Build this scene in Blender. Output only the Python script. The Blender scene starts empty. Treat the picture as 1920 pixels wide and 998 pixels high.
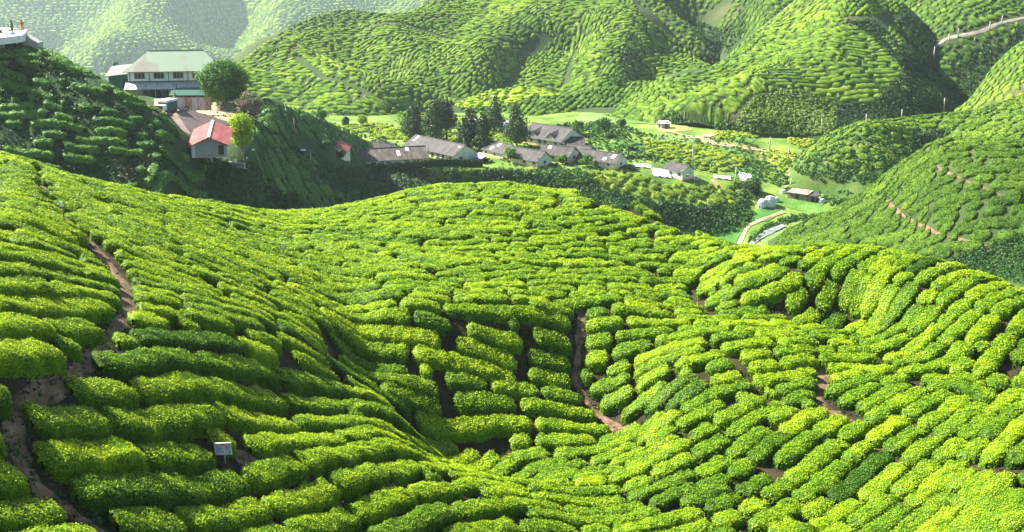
import bpy, math, random
import numpy as np
from mathutils import Vector
R = math.radians
rng = np.random.default_rng(7); random.seed(7)
SC = bpy.context.scene; COL = SC.collection
# ------------------------------------------------------------------ camera, sky, sun, exposure
F = 2317.0; TH = math.atan(649.0/F); CT, ST = math.cos(TH), math.sin(TH)
cam_d = bpy.data.cameras.new('camera'); cam = bpy.data.objects.new('camera', cam_d); COL.objects.link(cam)
cam_d.sensor_width = 36; cam_d.lens = 36*F/1920; cam_d.clip_start = .5; cam_d.clip_end = 5000
cam.location = (0, 0, 0); cam.rotation_euler = (math.pi/2-TH, 0, 0); SC.camera = cam
SUN_EL, SUN_AZ = R(41), R(27)                 # azimuth measured forward of straight left
SV = Vector((-math.cos(SUN_EL)*math.cos(SUN_AZ), math.cos(SUN_EL)*math.sin(SUN_AZ), math.sin(SUN_EL)))
world = bpy.data.worlds.new('World'); SC.world = world; world.use_nodes = True
wn = world.node_tree.nodes; bg = wn['Background']; sky = wn.new('ShaderNodeTexSky')
sky.sky_type = 'NISHITA'; sky.sun_disc = False; sky.sun_elevation = SUN_EL; sky.sun_rotation = math.atan2(SV.x, SV.y)
world.node_tree.links.new(sky.outputs[0], bg.inputs[0]); bg.inputs[1].default_value = 0.05
sl = bpy.data.lights.new('sun', 'SUN'); sl.energy = 5.0; sl.angle = R(.6); sl.color = (1, .93, .78)
so = bpy.data.objects.new('sun', sl); COL.objects.link(so); so.rotation_euler = SV.to_track_quat('Z', 'Y').to_euler()
SC.view_settings.view_transform = 'Standard'; SC.view_settings.look = 'None'
SC.view_settings.exposure = 2.0; SC.view_settings.gamma = 1; SC.view_settings.use_curve_mapping = False
SC.render.engine = 'CYCLES'; SC.cycles.max_bounces = 6; SC.cycles.volume_bounces = 1
SC.cycles.transparent_max_bounces = 8; SC.cycles.diffuse_bounces = 3
# ------------------------------------------------------------------ picture <-> place geometry
def at(px, py, Y):
    a = (px-960)/F; b = (499-py)/F; t = Y/(b*ST+CT); return np.array([a*t, Y, t*(b*CT-ST)])
def at_z(px, py, z):
    a = (px-960)/F; b = (499-py)/F; t = z/(b*CT-ST); return np.array([a*t, t*(b*ST+CT), z])
def proj(x, y, z):
    D = y*CT-z*ST; return 960+F*x/D, 499-F*(y*ST+z*CT)/D
def pchip_slopes(x, y):                       # x (n,), y (...,n)
    h = np.diff(x, axis=-1); d = np.diff(y, axis=-1)/h; m = np.zeros_like(y)
    s = d[..., :-1]*d[..., 1:]; h0, h1 = h[..., :-1], h[..., 1:]
    w1 = 2*h1+h0; w2 = h1+2*h0
    with np.errstate(divide='ignore', invalid='ignore'):
        mm = (w1+w2)/(w1/d[..., :-1]+w2/d[..., 1:])
    m[..., 1:-1] = np.where(s > 0, mm, 0); m[..., 0] = d[..., 0]; m[..., -1] = d[..., -1]; return m
def hermite(x, y, m, xi):                     # same x for the batch of rows in y
    i = np.clip(np.searchsorted(x, xi, 'right')-1, 0, len(x)-2); h = x[i+1]-x[i]; t = (xi-x[i])/h
    return ((2*t**3-3*t**2+1)*y[..., i]+(t**3-2*t**2+t)*h*m[..., i]+(-2*t**3+3*t**2)*y[..., i+1]+(t**3-t**2)*h*m[..., i+1])
def cat_slopes(x, y):
    m = np.zeros_like(y); m[..., 1:-1] = (y[..., 2:]-y[..., :-2])/(x[2:]-x[:-2]); m[..., 0] = (y[..., 1]-y[..., 0])/(x[1]-x[0]); m[..., -1] = (y[..., -1]-y[..., -2])/(x[-1]-x[-2]); return m
def wob(x, y, L, seed, n=7):                  # smooth noise about -1..1 with wavelength about L
    r = np.random.default_rng(seed); o = 0
    for k in range(n):
        a = r.uniform(0, 6.28); w = 6.28/(L*r.uniform(.7, 1.5)); o = o+np.sin(w*(x*np.cos(a)+y*np.sin(a))+r.uniform(0, 6.28)+1.3*np.sin(w*.6*(x*np.sin(a)-y*np.cos(a))+r.uniform(0, 6.28)))
    return o/math.sqrt(n)/1.2
def inpoly(px, py, poly):
    c = np.zeros(np.shape(px), bool); n = len(poly)
    for i in range(n):
        x1, y1 = poly[i]; x2, y2 = poly[i-1]
        if y1 == y2: continue
        c ^= ((y1 > py) != (y2 > py)) & (px < (x2-x1)*(py-y1)/(y2-y1)+x1)
    return c
def dseg(X, Y, P):                            # distance to a plan polyline
    d = np.full(np.shape(X), 1e9)
    for (x1, y1), (x2, y2) in zip(P[:-1], P[1:]):
        vx, vy = x2-x1, y2-y1; t = np.clip(((X-x1)*vx+(Y-y1)*vy)/(vx*vx+vy*vy+1e-9), 0, 1)
        d = np.minimum(d, np.hypot(X-x1-t*vx, Y-y1-t*vy))
    return d
class Layer:
    def __init__(s, name, cols, nt=160, dpx=8, feats=(), noise=()):
        if name not in 'ABI': cols = [(c, [(p, y*(np.clip(p, 235, 460)+40)/(np.clip(p, 235, 460)+150)*1.3056) for p, y in q]) for c, q in cols]
        s.name = name; xs = np.array([c[0] for c in cols], float)
        P = np.array([[q[0] for q in c[1]] for c in cols], float).T; Yv = np.array([[q[1] for q in c[1]] for c in cols], float).T
        s.px = np.arange(xs[0], xs[-1]+.1, dpx); s.dpx = dpx; s.nt = nt
        Pi = hermite(xs, P, pchip_slopes(xs[None, :], P), s.px); Yi = hermite(xs, Yv, pchip_slopes(xs[None, :], Yv), s.px)   # (n, npx)
        for i in range(1, len(Yi)): Yi[i] = np.maximum(Yi[i], Yi[i-1]+.8)
        Zi = at(0, Pi, Yi)[2] if False else (lambda b, t: t*(b*CT-ST))((499-Pi)/F, Yi/((499-Pi)/F*ST+CT))
        s.Y0 = Yi[0]; s.Y1 = Yi[-1]; t = np.linspace(0, 1, nt); s.Z = np.zeros((len(s.px), nt))
        for i in range(len(s.px)):
            yy = Yi[:, i]; zz = Zi[:, i]; s.Z[i] = hermite(yy, zz, pchip_slopes(yy[None, :], zz[None, :])[0]*.6+cat_slopes(yy, zz)*.4, s.Y0[i]+(s.Y1[i]-s.Y0[i])*t)
        s.T = t; s.upd()
        add = 0
        for amp, w, line in feats:
            pl = [s.pick(*q)[:2] for q in line]; add = add+amp*np.exp(-(dseg(s.X, s.YY, pl)/w)**2)
        for amp, L, sd in noise: add = add+amp*wob(s.X, s.YY, L, sd)
        s.Z = s.Z+add; s.upd()
    def upd(s):
        s.YY = s.Y0[:, None]+(s.Y1-s.Y0)[:, None]*s.T[None]; D = s.YY*CT-s.Z*ST
        s.X = (s.px[:, None]-960)/F*D; s.PY = 499-F*(s.YY*ST+s.Z*CT)/D; s.run = np.minimum.accumulate(s.PY, axis=1)
    def _bil(s, A, px, Y):
        u = np.clip((px-s.px[0])/s.dpx, 0, len(s.px)-1.001); i = u.astype(int); fu = u-i
        y0 = s.Y0[i]*(1-fu)+s.Y0[i+1]*fu; y1 = s.Y1[i]*(1-fu)+s.Y1[i+1]*fu
        v = np.clip((Y-y0)/(y1-y0), 0, .9999)*(s.nt-1); j = v.astype(int); fv = v-j
        return (A[i, j]*(1-fv)+A[i, j+1]*fv)*(1-fu)+(A[i+1, j]*(1-fv)+A[i+1, j+1]*fv)*fu
    def z(s, x, y):
        x = np.asarray(x, float); y = np.asarray(y, float); z = np.full(x.shape, -30.)
        for k in range(4): z = s._bil(s.Z, 960+F*x/(y*CT-z*ST), y)
        return z
    def inside(s, x, y):
        z = s.z(x, y); px, py = proj(x, y, z); i = np.clip(((px-s.px[0])/s.dpx).astype(int), 0, len(s.px)-1)
        return (px > s.px[0]) & (px < s.px[-1]) & (y > s.Y0[i]) & (y < s.Y1[i])
    def pick(s, px, py):                      # first ground point met by the line of sight
        u = min(max((px-s.px[0])/s.dpx, 0), len(s.px)-1.001); i = int(u); f = u-i
        P = s.PY[i]*(1-f)+s.PY[i+1]*f; Y = s.YY[i]*(1-f)+s.YY[i+1]*f; Z = s.Z[i]*(1-f)+s.Z[i+1]*f
        k = np.nonzero(P <= py)[0]; k = k[0] if len(k) else int(np.argmin(P))
        if k > 0 and P[k] <= py:
            g = (P[k-1]-py)/(P[k-1]-P[k]+1e-9); yy = Y[k-1]+g*(Y[k]-Y[k-1]); zz = Z[k-1]+g*(Z[k]-Z[k-1])
        else: yy, zz = Y[k], Z[k]
        return np.array([(px-960)/F*(yy*CT-zz*ST), yy, zz])
LY = {}
def layer(name, *a, **k): LY[name] = Layer(name, *a, **k); return LY[name]
A = layer('A', [
 (-200, [(1400,19),(1250,22),(1000,27),(850,30),(700,33),(600,37),(480,45),(380,58),(281,78),(303,88),(420,105)]),
 (0,    [(1400,20),(1250,24),(1000,30),(820,33.5),(680,37),(570,42),(460,51),(365,65),(304,80),(326,92),(450,108)]),
 (200,  [(1400,22),(1250,26),(1000,32.5),(850,37),(720,41),(620,46),(520,54),(430,66),(359,86),(382,97),(500,110)]),
 (400,  [(1400,25),(1250,29),(1000,36.5),(860,41),(740,46),(640,52),(550,61),(460,75),(392,98),(413,108),(530,118)]),
 (550,  [(1400,27),(1250,32),(1000,39),(880,44),(760,52),(660,58.5),(570,67),(480,83),(408,108),(430,118),(550,128)]),
 (680,  [(1400,29),(1250,35),(1000,42),(890,47),(760,58),(680,65),(580,69.5),(480,86),(391,112),(410,124),(550,134)]),
 (850,  [(1400,31),(1250,38),(1000,45.5),(930,49.5),(850,61.5),(720,66.6),(583,71.6),(460,91),(358,114),(378,126),(540,138)]),
 (1000, [(1400,32),(1250,39),(1000,48.5),(940,53),(880,61.5),(720,68.6),(578,74.3),(470,91),(364,112),(383,124),(540,136)]),
 (1150, [(1400,32),(1250,40),(1000,51),(930,56),(840,63),(710,69.7),(580,76),(490,90),(381,108),(410,118),(550,130)]),
 (1300, [(1400,32),(1250,40),(1000,51),(900,56),(800,62),(690,69),(590,78),(510,87),(446,97),(480,107),(570,120)]),
 (1400, [(1400,32),(1250,40),(1000,51),(900,56),(790,62),(680,69),(590,77),(515,80.5),(475,89),(502,99),(600,112)]),
 (1550, [(1400,32),(1250,40),(1000,51),(880,57),(770,63),(680,70),(600,77),(508,80),(475,86),(494,96),(600,110)]),
 (1750, [(1400,31),(1250,39),(1000,49),(880,54.5),(770,60.5),(690,66),(620,71),(550,75.5),(506,80),(530,90),(620,104)]),
 (1920, [(1400,30),(1250,38),(1000,46),(880,51.5),(780,57),(710,63),(660,67),(600,71),(563,75),(590,85),(660,98)]),
 (2150, [(1400,30),(1250,38),(1000,45),(890,50),(800,55),(740,61),(690,65),(650,69),(628,72),(655,82),(720,95)])],
 nt=260, feats=[(-.9, 2.2, [(640,540),(688,640),(695,700),(760,765),(870,850),(960,900)]), (-.55, 2.0, [(1085,590),(1085,720),(1165,800)]),
   (.8, 5, [(1350,640),(1500,660),(1640,650)]), (-.8, 4, [(1290,545),(1420,600),(1600,610),(1720,680),(1900,730)])], noise=[(.14, 9, 3)])
B = layer('B', [
 (-250, [(330,110),(250,115),(180,120),(110,125),(60,130),(70,142),(100,165),(120,200),(170,225),(270,245)]),
 (0,   [(360,119),(290,123),(200,129),(130,134),(99,138),(105,150),(120,170),(140,205),(200,230),(300,250)]),
 (60,  [(370,120),(300,124),(210,129),(140,134),(101,138),(110,150),(130,170),(150,205),(200,230),(300,250)]),
 (150, [(400,120),(320,124),(240,129),(180,133),(134,137),(140,150),(150,170),(160,205),(205,232),(300,252)]),
 (230, [(420,120),(340,124),(270,128),(215,132),(176,136),(178,150),(180,172),(184,205),(208,235),(300,255)]),
 (300, [(450,120),(370,124),(300,128),(250,132),(217,136),(215,150),(203,172),(188,205),(210,235),(300,255)]),
 (350, [(450,124),(390,129),(340,134),(300,140),(268,146),(247,165),(215,188),(188,205),(212,235),(300,255)]),
 (390, [(450,129),(405,134),(365,140),(330,146),(300,152),(250,172),(215,190),(187,207),(215,235),(300,255)]),
 (450, [(460,136),(410,142),(370,147),(335,152),(303,158),(252,174),(215,191),(185,207),(215,232),(300,250)]),
 (500, [(470,158),(420,162),(380,166),(340,170),(300,175),(255,182),(215,190),(186,198),(215,222),(300,245)]),
 (560, [(480,165),(430,170),(390,175),(350,180),(310,186),(265,194),(232,201),(209,208),(235,225),(310,240)]),
 (640, [(480,178),(435,183),(400,188),(365,193),(330,200),(290,211),(262,224),(243,235),(265,245),(330,258)]),
 (690, [(500,182),(470,190),(440,198),(410,208),(378,218),(340,230),(294,246),(265,256),(285,264),(345,275)]),
 (745, [(520,190),(490,198),(455,206),(425,214),(395,224),(335,236),(300,252),(287,260),(300,268),(350,275)]),
 (860, [(540,190),(510,196),(480,204),(450,212),(425,222),(375,234),(335,250),(315,262),(325,270),(370,280)])],
 nt=220, noise=[(.35, 16, 5), (.12, 6, 6)])
C = layer('C', [
 (-300,[(470,215),(420,222),(370,230),(318,240),(280,268),(235,312),(205,350),(190,400)]),
 (700, [(480,212),(430,222),(380,230),(320,240),(280,268),(235,312),(208,346),(190,400)]),
 (900, [(460,218),(410,226),(365,233),(316,241),(280,268),(235,312),(208,346),(190,400)]),
 (1100,[(500,206),(430,219),(390,224),(326,238),(280,268),(235,312),(210,343),(190,400)]),
 (1300,[(520,202),(450,213),(392,222),(343,236),(290,262),(245,300),(222,328),(200,400)]),
 (1390,[(510,199),(452,209),(400,221),(355,235),(300,258),(250,297),(230,322),(205,400)]),
 (1435,[(500,192),(465,202),(425,213),(378,227),(310,256),(260,292),(235,320),(210,400)]),
 (1600,[(500,188),(455,202),(415,213),(365,230),(315,253),(270,285),(245,310),(220,400)]),
 (2250,[(480,188),(440,202),(400,214),(350,232),(310,253),(270,285),(250,308),(230,400)])],
 nt=200, noise=[(.18, 22, 8)])
D = layer('D', [
 (1440,[(560,170),(520,180),(490,190),(475,197),(468,202),(490,208),(540,215)]),
 (1500,[(560,160),(520,168),(485,178),(465,187),(450,196),(475,205),(530,215)]),
 (1600,[(590,148),(520,158),(470,167),(430,177),(399,188),(425,198),(500,210)]),
 (1700,[(600,138),(530,147),(460,158),(390,170),(328,184),(350,196),(440,210)]),
 (1780,[(600,130),(530,140),(450,151),(360,166),(282,185),(296,200),(400,215)]),
 (1920,[(620,118),(540,129),(450,141),(360,158),(280,180),(296,200),(400,215)]),
 (2200,[(640,105),(540,118),(450,133),(350,152),(270,178),(290,200),(400,215)])],
 nt=140, noise=[(.3, 25, 11)], feats=[(2.2, 11, [(1500,450),(1600,425),(1720,400),(1850,330)]), (-2.5, 8, [(1800,520),(1870,480),(1920,455)])])
E = layer('E', [
 (1480,[(400,225),(370,232),(340,240),(318,250),(335,262),(380,275)]),
 (1540,[(400,222),(360,232),(310,243),(268,262),(285,278),(350,290)]),
 (1620,[(400,218),(350,230),(290,245),(240,266),(255,285),(330,300)]),
 (1700,[(400,214),(340,228),(280,246),(223,270),(240,290),(330,305)]),
 (1800,[(400,210),(340,222),(275,244),(216,273),(235,292),(330,305)]),
 (1920,[(400,205),(340,218),(260,243),(184,280),(205,300),(320,315)]),
 (2200,[(400,200),(330,215),(240,240),(140,285),(180,300),(320,315)])],
 nt=120, noise=[(.3, 22, 12)], feats=[(2.0, 9, [(1655,235),(1680,280),(1690,320)]), (-6.5, 8, [(1745,240),(1738,290),(1725,335)])])
K = layer('K', [
 (1770,[(300,285),(262,292),(235,300),(225,308),(245,320)]),
 (1820,[(300,280),(240,290),(200,300),(182,310),(205,323)]),
 (1860,[(290,276),(220,288),(165,300),(130,314),(150,328)]),
 (1920,[(280,272),(190,285),(120,300),(80,316),(100,332)]),
 (2200,[(280,260),(150,280),(50,300),(0,320),(30,340)])], nt=80, noise=[(.7, 25, 13)])
Fh = layer('F', [
 (1050,[(255,320),(240,330),(228,338),(220,345),(238,356),(300,366)]),
 (1150,[(250,318),(232,326),(215,336),(196,350),(210,360),(290,372)]),
 (1250,[(265,304),(245,311),(200,327),(150,350),(165,362),(260,376)]),
 (1350,[(275,294),(245,303),(180,327),(122,356),(140,370),(240,384)]),
 (1420,[(268,291),(235,302),(150,332),(65,370),(85,386),(200,400)]),
 (1500,[(265,290),(228,302),(130,336),(15,384),(35,400),(180,415)]),
 (1580,[(260,288),(222,302),(110,338),(-25,396),(0,412),(150,428)]),
 (1680,[(255,294),(215,308),(110,344),(3,392),(20,410),(150,425)]),
 (1740,[(255,305),(215,318),(140,346),(60,378),(80,396),(180,412)]),
 (1800,[(265,312),(235,322),(205,338),(180,352),(195,368),(230,385)]),
 (1900,[(290,315),(270,325),(255,335),(245,345),(255,360),(270,370)])],
 nt=150, noise=[(.8, 30, 14)], feats=[(7, 13, [(1585,20),(1640,75),(1690,130),(1730,200)]), (-9, 11, [(1640,25),(1700,75),(1745,130)]),
   (6, 16, [(1600,10),(1540,90),(1420,170),(1330,215)]), (-3, 10, [(1520,60),(1400,140),(1290,190)]), (-4, 9, [(1590,190),(1680,200)])])
G = layer('G', [
 (1350,[(220,400),(190,412),(150,425),(110,440),(130,460)]),
 (1385,[(210,395),(160,410),(90,430),(30,450),(60,470)]),
 (1450,[(200,385),(110,405),(20,430),(-60,460),(0,480)]),
 (1600,[(200,365),(120,385),(50,408),(-45,440),(0,460)]),
 (1700,[(210,350),(135,370),(60,395),(-45,430),(0,450)]),
 (1800,[(240,335),(160,352),(75,382),(-50,425),(0,450)]),
 (1920,[(270,318),(160,340),(65,372),(-60,425),(0,450)]),
 (2200,[(270,310),(160,330),(60,365),(-60,425),(0,450)])],
 nt=110, noise=[(2.0, 45, 15)], feats=[(-7, 10, [(1780,200),(1810,150),(1850,115),(1920,100)]), (6, 12, [(1830,20),(1800,90),(1790,120)])])
H = layer('H', [
 (300, [(240,330),(225,336),(215,342),(208,350),(200,356),(195,362),(212,385)]),
 (380, [(240,330),(218,336),(198,342),(178,350),(160,358),(147,368),(180,385)]),
 (450, [(240,330),(215,337),(190,345),(160,356),(133,368),(113,382),(150,400)]),
 (560, [(240,330),(218,337),(180,350),(140,366),(100,384),(60,404),(100,422)]),
 (700, [(245,326),(220,334),(170,354),(120,376),(75,398),(35,420),(80,440)]),
 (850, [(235,350),(212,360),(165,378),(110,400),(55,424),(8,446),(60,466)]),
 (1000,[(230,360),(200,370),(150,390),(90,414),(30,440),(-40,470),(20,492)]),
 (1160,[(225,364),(190,374),(145,388),(90,408),(45,428),(2,448),(50,466)]),
 (1270,[(225,364),(198,370),(165,380),(130,392),(100,404),(70,418),(110,434)]),
 (1370,[(230,366),(205,370),(190,376),(175,382),(160,390),(147,398),(170,412)]),
 (1460,[(230,366),(222,370),(215,374),(212,378),(208,384),(205,390),(220,400)])],
 nt=160, noise=[(1.0, 32, 16)], feats=[(6, 12, [(520,110),(620,160),(720,190),(790,218)]), (-6, 14, [(640,75),(730,140),(830,185)]),
   (6, 14, [(1050,10),(960,90),(880,165),(830,195)]), (-5, 7, [(1000,95),(965,145),(945,185)]), (5, 10, [(1150,20),(1120,90),(1060,150)]),
   (-5, 7, [(1075,90),(1050,160)]), (4, 9, [(1200,60),(1190,120),(1170,160)]), (-4, 8, [(1250,90),(1230,150)])])
H2 = layer('H2', [
 (380, [(240,400),(190,415),(160,430),(150,440),(180,460)]),
 (480, [(240,400),(150,425),(105,445),(84,458),(120,480)]),
 (560, [(240,400),(130,430),(70,455),(47,468),(90,490)]),
 (620, [(240,400),(110,440),(50,465),(25,480),(70,500)]),
 (780, [(240,400),(110,440),(45,470),(13,485),(60,505)]),
 (860, [(240,400),(100,445),(20,480),(-40,500),(30,520)]),
 (1100,[(240,410),(100,450),(0,490),(-80,520),(0,540)]),
 (1250,[(240,410),(110,450),(30,480),(-50,510),(0,535)]),
 (1400,[(240,410),(120,445),(50,470),(-40,505),(0,530)]),
 (1500,[(240,410),(120,445),(50,470),(-40,505),(0,530)])],
 nt=110, noise=[(1.5, 40, 17)], feats=[(7, 12, [(1180,0),(1240,50),(1320,110)]), (-9, 12, [(1310,20),(1350,80),(1390,120)]), (7, 12, [(1400,10),(1370,70)])])
J = layer('J', [
 (800, [(225,330),(215,338),(205,345),(220,360)]),
 (860, [(218,336),(205,344),(192,354),(210,368)]),
 (920, [(218,336),(200,348),(175,364),(200,378)]),
 (990, [(228,328),(203,344),(166,366),(190,380)]),
 (1060,[(225,333),(210,342),(180,360),(200,376)]),
 (1140,[(218,337),(202,347),(166,366),(190,380)]),
 (1220,[(214,340),(198,349),(156,370),(180,384)]),
 (1300,[(225,332),(208,344),(182,362),(200,376)]),
 (1420,[(250,312),(240,322),(232,332),(245,350)])], nt=80, noise=[(.4, 18, 18)])
I = layer('I', [
 (-250,[(230,1450),(150,1566),(70,1711),(-30,1943),(-60,2146),(0,2320)]),
 (200, [(230,1421),(150,1537),(70,1696),(-30,1943),(-60,2146),(0,2320)]),
 (500, [(230,1392),(150,1508),(70,1667),(-30,1914),(-60,2146),(0,2320)]),
 (950, [(230,1392),(150,1522),(70,1682),(-30,1914),(-60,2146),(0,2320)])],
 nt=130, noise=[(8, 220, 19), (4, 100, 20)], feats=[(75, 80, [(350,-30),(290,40),(215,120),(180,150)]), (-65, 90, [(130,0),(110,80),(90,140)]),
   (-48, 60, [(430,30),(440,90),(420,130)]), (40, 65, [(640,-20),(540,30),(470,90)])])
# ------------------------------------------------------------------ mesh helpers
def link(o, parent=None):
    COL.objects.link(o)
    if parent is not None: o.parent = parent
    return o
def tag(o, label=None, cat=None, group=None, kind=None):
    if label: o['label'] = label
    if cat: o['category'] = cat
    if group: o['group'] = group
    if kind: o['kind'] = kind
    return o
def np_mesh(name, V, Q, mats, attrs={}, smooth=False, midx=None, obj=True, parent=None):
    m = bpy.data.meshes.new(name); V = np.asarray(V, np.float32); Q = np.asarray(Q, np.int32); k = Q.shape[1]
    m.vertices.add(len(V)); m.vertices.foreach_set('co', V.ravel())
    m.loops.add(Q.size); m.loops.foreach_set('vertex_index', Q.ravel())
    m.polygons.add(len(Q)); m.polygons.foreach_set('loop_start', np.arange(0, Q.size, k, dtype=np.int32))
    m.polygons.foreach_set('loop_total', np.full(len(Q), k, np.int32))
    for mt in (mats if isinstance(mats, (list, tuple)) else [mats]): m.materials.append(mt)
    if midx is not None: m.polygons.foreach_set('material_index', np.asarray(midx, np.int32))
    if smooth: m.polygons.foreach_set('use_smooth', np.ones(len(Q), bool))
    for n, a in attrs.items():
        t = m.attributes.new(n, 'FLOAT', 'POINT'); t.data.foreach_set('value', np.asarray(a, np.float32))
    m.update(calc_edges=True)
    if not obj: return m
    return link(bpy.data.objects.new(name, m), parent)
class MB:                                     # collects simple solids, builds ONE mesh
    def __init__(s): s.v = []; s.f = []
    def add(s, vs, fs):
        b = len(s.v); s.v += [tuple(map(float, q)) for q in vs]; s.f += [tuple(b+i for i in f) for f in fs]; return s
    def box(s, x0, x1, y0, y1, z0, z1):
        return s.add([(x0,y0,z0),(x1,y0,z0),(x1,y1,z0),(x0,y1,z0),(x0,y0,z1),(x1,y0,z1),(x1,y1,z1),(x0,y1,z1)],
                     [(3,2,1,0),(4,5,6,7),(0,1,5,4),(1,2,6,5),(2,3,7,6),(3,0,4,7)])
    def slab(s, pts, th):                     # a thick sheet: pts is the top face polygon
        n = len(pts); P = [Vector(p) for p in pts]; nn = (P[1]-P[0]).cross(P[2]-P[0]).normalized()
        if nn.z < 0: nn = -nn
        Q = [p-nn*th for p in P]
        return s.add([*P, *Q], [tuple(range(n)), tuple(range(2*n-1, n-1, -1))]+[(i, n+i, n+(i+1) % n, (i+1) % n) for i in range(n)])
    def tube(s, pts, rad, n=8):
        P = [Vector(p) for p in pts]; rings = []; b = len(s.v)
        if not isinstance(rad, (list, tuple)): rad = [rad]*len(P)
        for i, p in enumerate(P):
            d = (P[min(i+1, len(P)-1)]-P[max(i-1, 0)]).normalized(); u = d.cross(Vector((0, 0, 1)))
            if u.length < .1: u = Vector((1, 0, 0))
            u.normalize(); w = d.cross(u)
            for k in range(n):
                a = 2*math.pi*k/n; s.v.append(tuple(p+(u*math.cos(a)+w*math.sin(a))*rad[i]))
        for i in range(len(P)-1):
            for k in range(n): s.f.append((b+i*n+k, b+i*n+(k+1) % n, b+(i+1)*n+(k+1) % n, b+(i+1)*n+k))
        s.f.append(tuple(b+k for k in range(n-1, -1, -1))); s.f.append(tuple(b+(len(P)-1)*n+k for k in range(n))); return s
    def build(s, name, mat, parent=None, loc=None, smooth=False):
        m = bpy.data.meshes.new(name); m.from_pydata(s.v, [], s.f); m.materials.append(mat); m.update()
        if smooth: m.polygons.foreach_set('use_smooth', np.ones(len(m.polygons), bool))
        o = link(bpy.data.objects.new(name, m), parent)
        if loc is not None: o.location = loc
        return o
def empty(name, loc, rz=0, label=None, cat=None, group=None):
    o = link(bpy.data.objects.new(name, None)); o.location = tuple(map(float, loc)); o.rotation_euler = (0, 0, rz); o.empty_display_size = .3
    return tag(o, label, cat, group)
# ------------------------------------------------------------------ materials
def new_mat(name):
    m = bpy.data.materials.new(name); m.use_nodes = True; nt = m.node_tree; nt.nodes.clear()
    return m, nt, nt.nodes, nt.links
def ramp(N, pts):
    r = N.new('ShaderNodeValToRGB'); e = r.color_ramp.elements
    e[0].position, e[0].color = pts[0][0], (*pts[0][1], 1); e[1].position, e[1].color = pts[-1][0], (*pts[-1][1], 1)
    for p, c in pts[1:-1]: q = e.new(p); q.color = (*c, 1)
    return r
def noise_mat(name, cols, scale=.5, detail=5, rough=.9, bump=0, bscale=6, spec=.2, stretch=None, metal=0, bdist=.05):
    m, nt, N, L = new_mat(name); out = N.new('ShaderNodeOutputMaterial'); b = N.new('ShaderNodeBsdfPrincipled')
    g = N.new('ShaderNodeNewGeometry') if stretch is None else N.new('ShaderNodeTexCoord'); src = g.outputs['Position'] if stretch is None else g.outputs['Object']
    if stretch is not None:
        mp = N.new('ShaderNodeMapping'); mp.inputs['Scale'].default_value = stretch; L.new(src, mp.inputs[0]); src = mp.outputs[0]
    n = N.new('ShaderNodeTexNoise'); n.inputs['Scale'].default_value = scale; n.inputs['Detail'].default_value = detail; n.inputs['Roughness'].default_value = .65
    L.new(src, n.inputs['Vector']); k = len(cols); r = ramp(N, [(.3+.4*i/(k-1), c) for i, c in enumerate(cols)]); L.new(n.outputs[0], r.inputs[0])
    L.new(r.outputs[0], b.inputs['Base Color']); b.inputs['Roughness'].default_value = rough; b.inputs['Specular IOR Level'].default_value = spec; b.inputs['Metallic'].default_value = metal
    if bump:
        n2 = N.new('ShaderNodeTexNoise'); n2.inputs['Scale'].default_value = bscale; n2.inputs['Detail'].default_value = 4; L.new(src, n2.inputs['Vector'])
        bp = N.new('ShaderNodeBump'); bp.inputs['Strength'].default_value = bump; bp.inputs['Distance'].default_value = bdist; L.new(n2.outputs[0], bp.inputs['Height']); L.new(bp.outputs[0], b.inputs['Normal'])
    L.new(b.outputs[0], out.inputs[0]); return m
def leaf_mat(name, cols, trans=.3, tcol=(.30,.42,.02), rough=.55, spec=.25, patch=.25, pscale=.35):
    """leaves: colour from the per-leaf attribute tint, shifted by the plant's own vigour and by slow patches"""
    m, nt, N, L = new_mat(name); out = N.new('ShaderNodeOutputMaterial'); b = N.new('ShaderNodeBsdfPrincipled')
    a = N.new('ShaderNodeAttribute'); a.attribute_name = 'tint'; v = N.new('ShaderNodeAttribute'); v.attribute_name = 'vigour'
    g = N.new('ShaderNodeNewGeometry'); n = N.new('ShaderNodeTexNoise'); n.inputs['Scale'].default_value = pscale; n.inputs['Detail'].default_value = 3; L.new(g.outputs['Position'], n.inputs['Vector'])
    m1 = N.new('ShaderNodeMath'); m1.operation = 'MULTIPLY_ADD'; L.new(n.outputs[0], m1.inputs[0]); m1.inputs[1].default_value = patch*2; m1.inputs[2].default_value = -patch
    m2 = N.new('ShaderNodeMath'); m2.operation = 'ADD'; L.new(a.outputs['Fac'], m2.inputs[0]); L.new(m1.outputs[0], m2.inputs[1])
    m3 = N.new('ShaderNodeMath'); m3.operation = 'ADD'; L.new(m2.outputs[0], m3.inputs[0]); L.new(v.outputs['Fac'], m3.inputs[1])
    k = len(cols); r = ramp(N, [(i/(k-1), c) for i, c in enumerate(cols)]); L.new(m3.outputs[0], r.inputs[0])
    L.new(r.outputs[0], b.inputs['Base Color']); b.inputs['Roughness'].default_value = rough; b.inputs['Specular IOR Level'].default_value = spec
    t = N.new('ShaderNodeBsdfTranslucent'); mc = N.new('ShaderNodeMix'); mc.data_type = 'RGBA'; mc.blend_type = 'MULTIPLY'; mc.inputs[0].default_value = 1
    L.new(r.outputs[0], mc.inputs[6]); mc.inputs[7].default_value = (*[c*2.6 for c in tcol], 1); L.new(mc.outputs[2], t.inputs[0])
    mx = N.new('ShaderNodeMixShader'); mx.inputs[0].default_value = trans; L.new(b.outputs[0], mx.inputs[1]); L.new(t.outputs[0], mx.inputs[2]); L.new(mx.outputs[0], out.inputs[0]); return m
M = {}
M['tea'] = leaf_mat('tea_leaf', [(.012,.05,.003),(.05,.14,.004),(.19,.33,.005),(.38,.50,.006),(.52,.60,.010)], trans=.24, rough=.62, spec=.15, pscale=.9, patch=.22, tcol=(.44,.46,.02))
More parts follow.
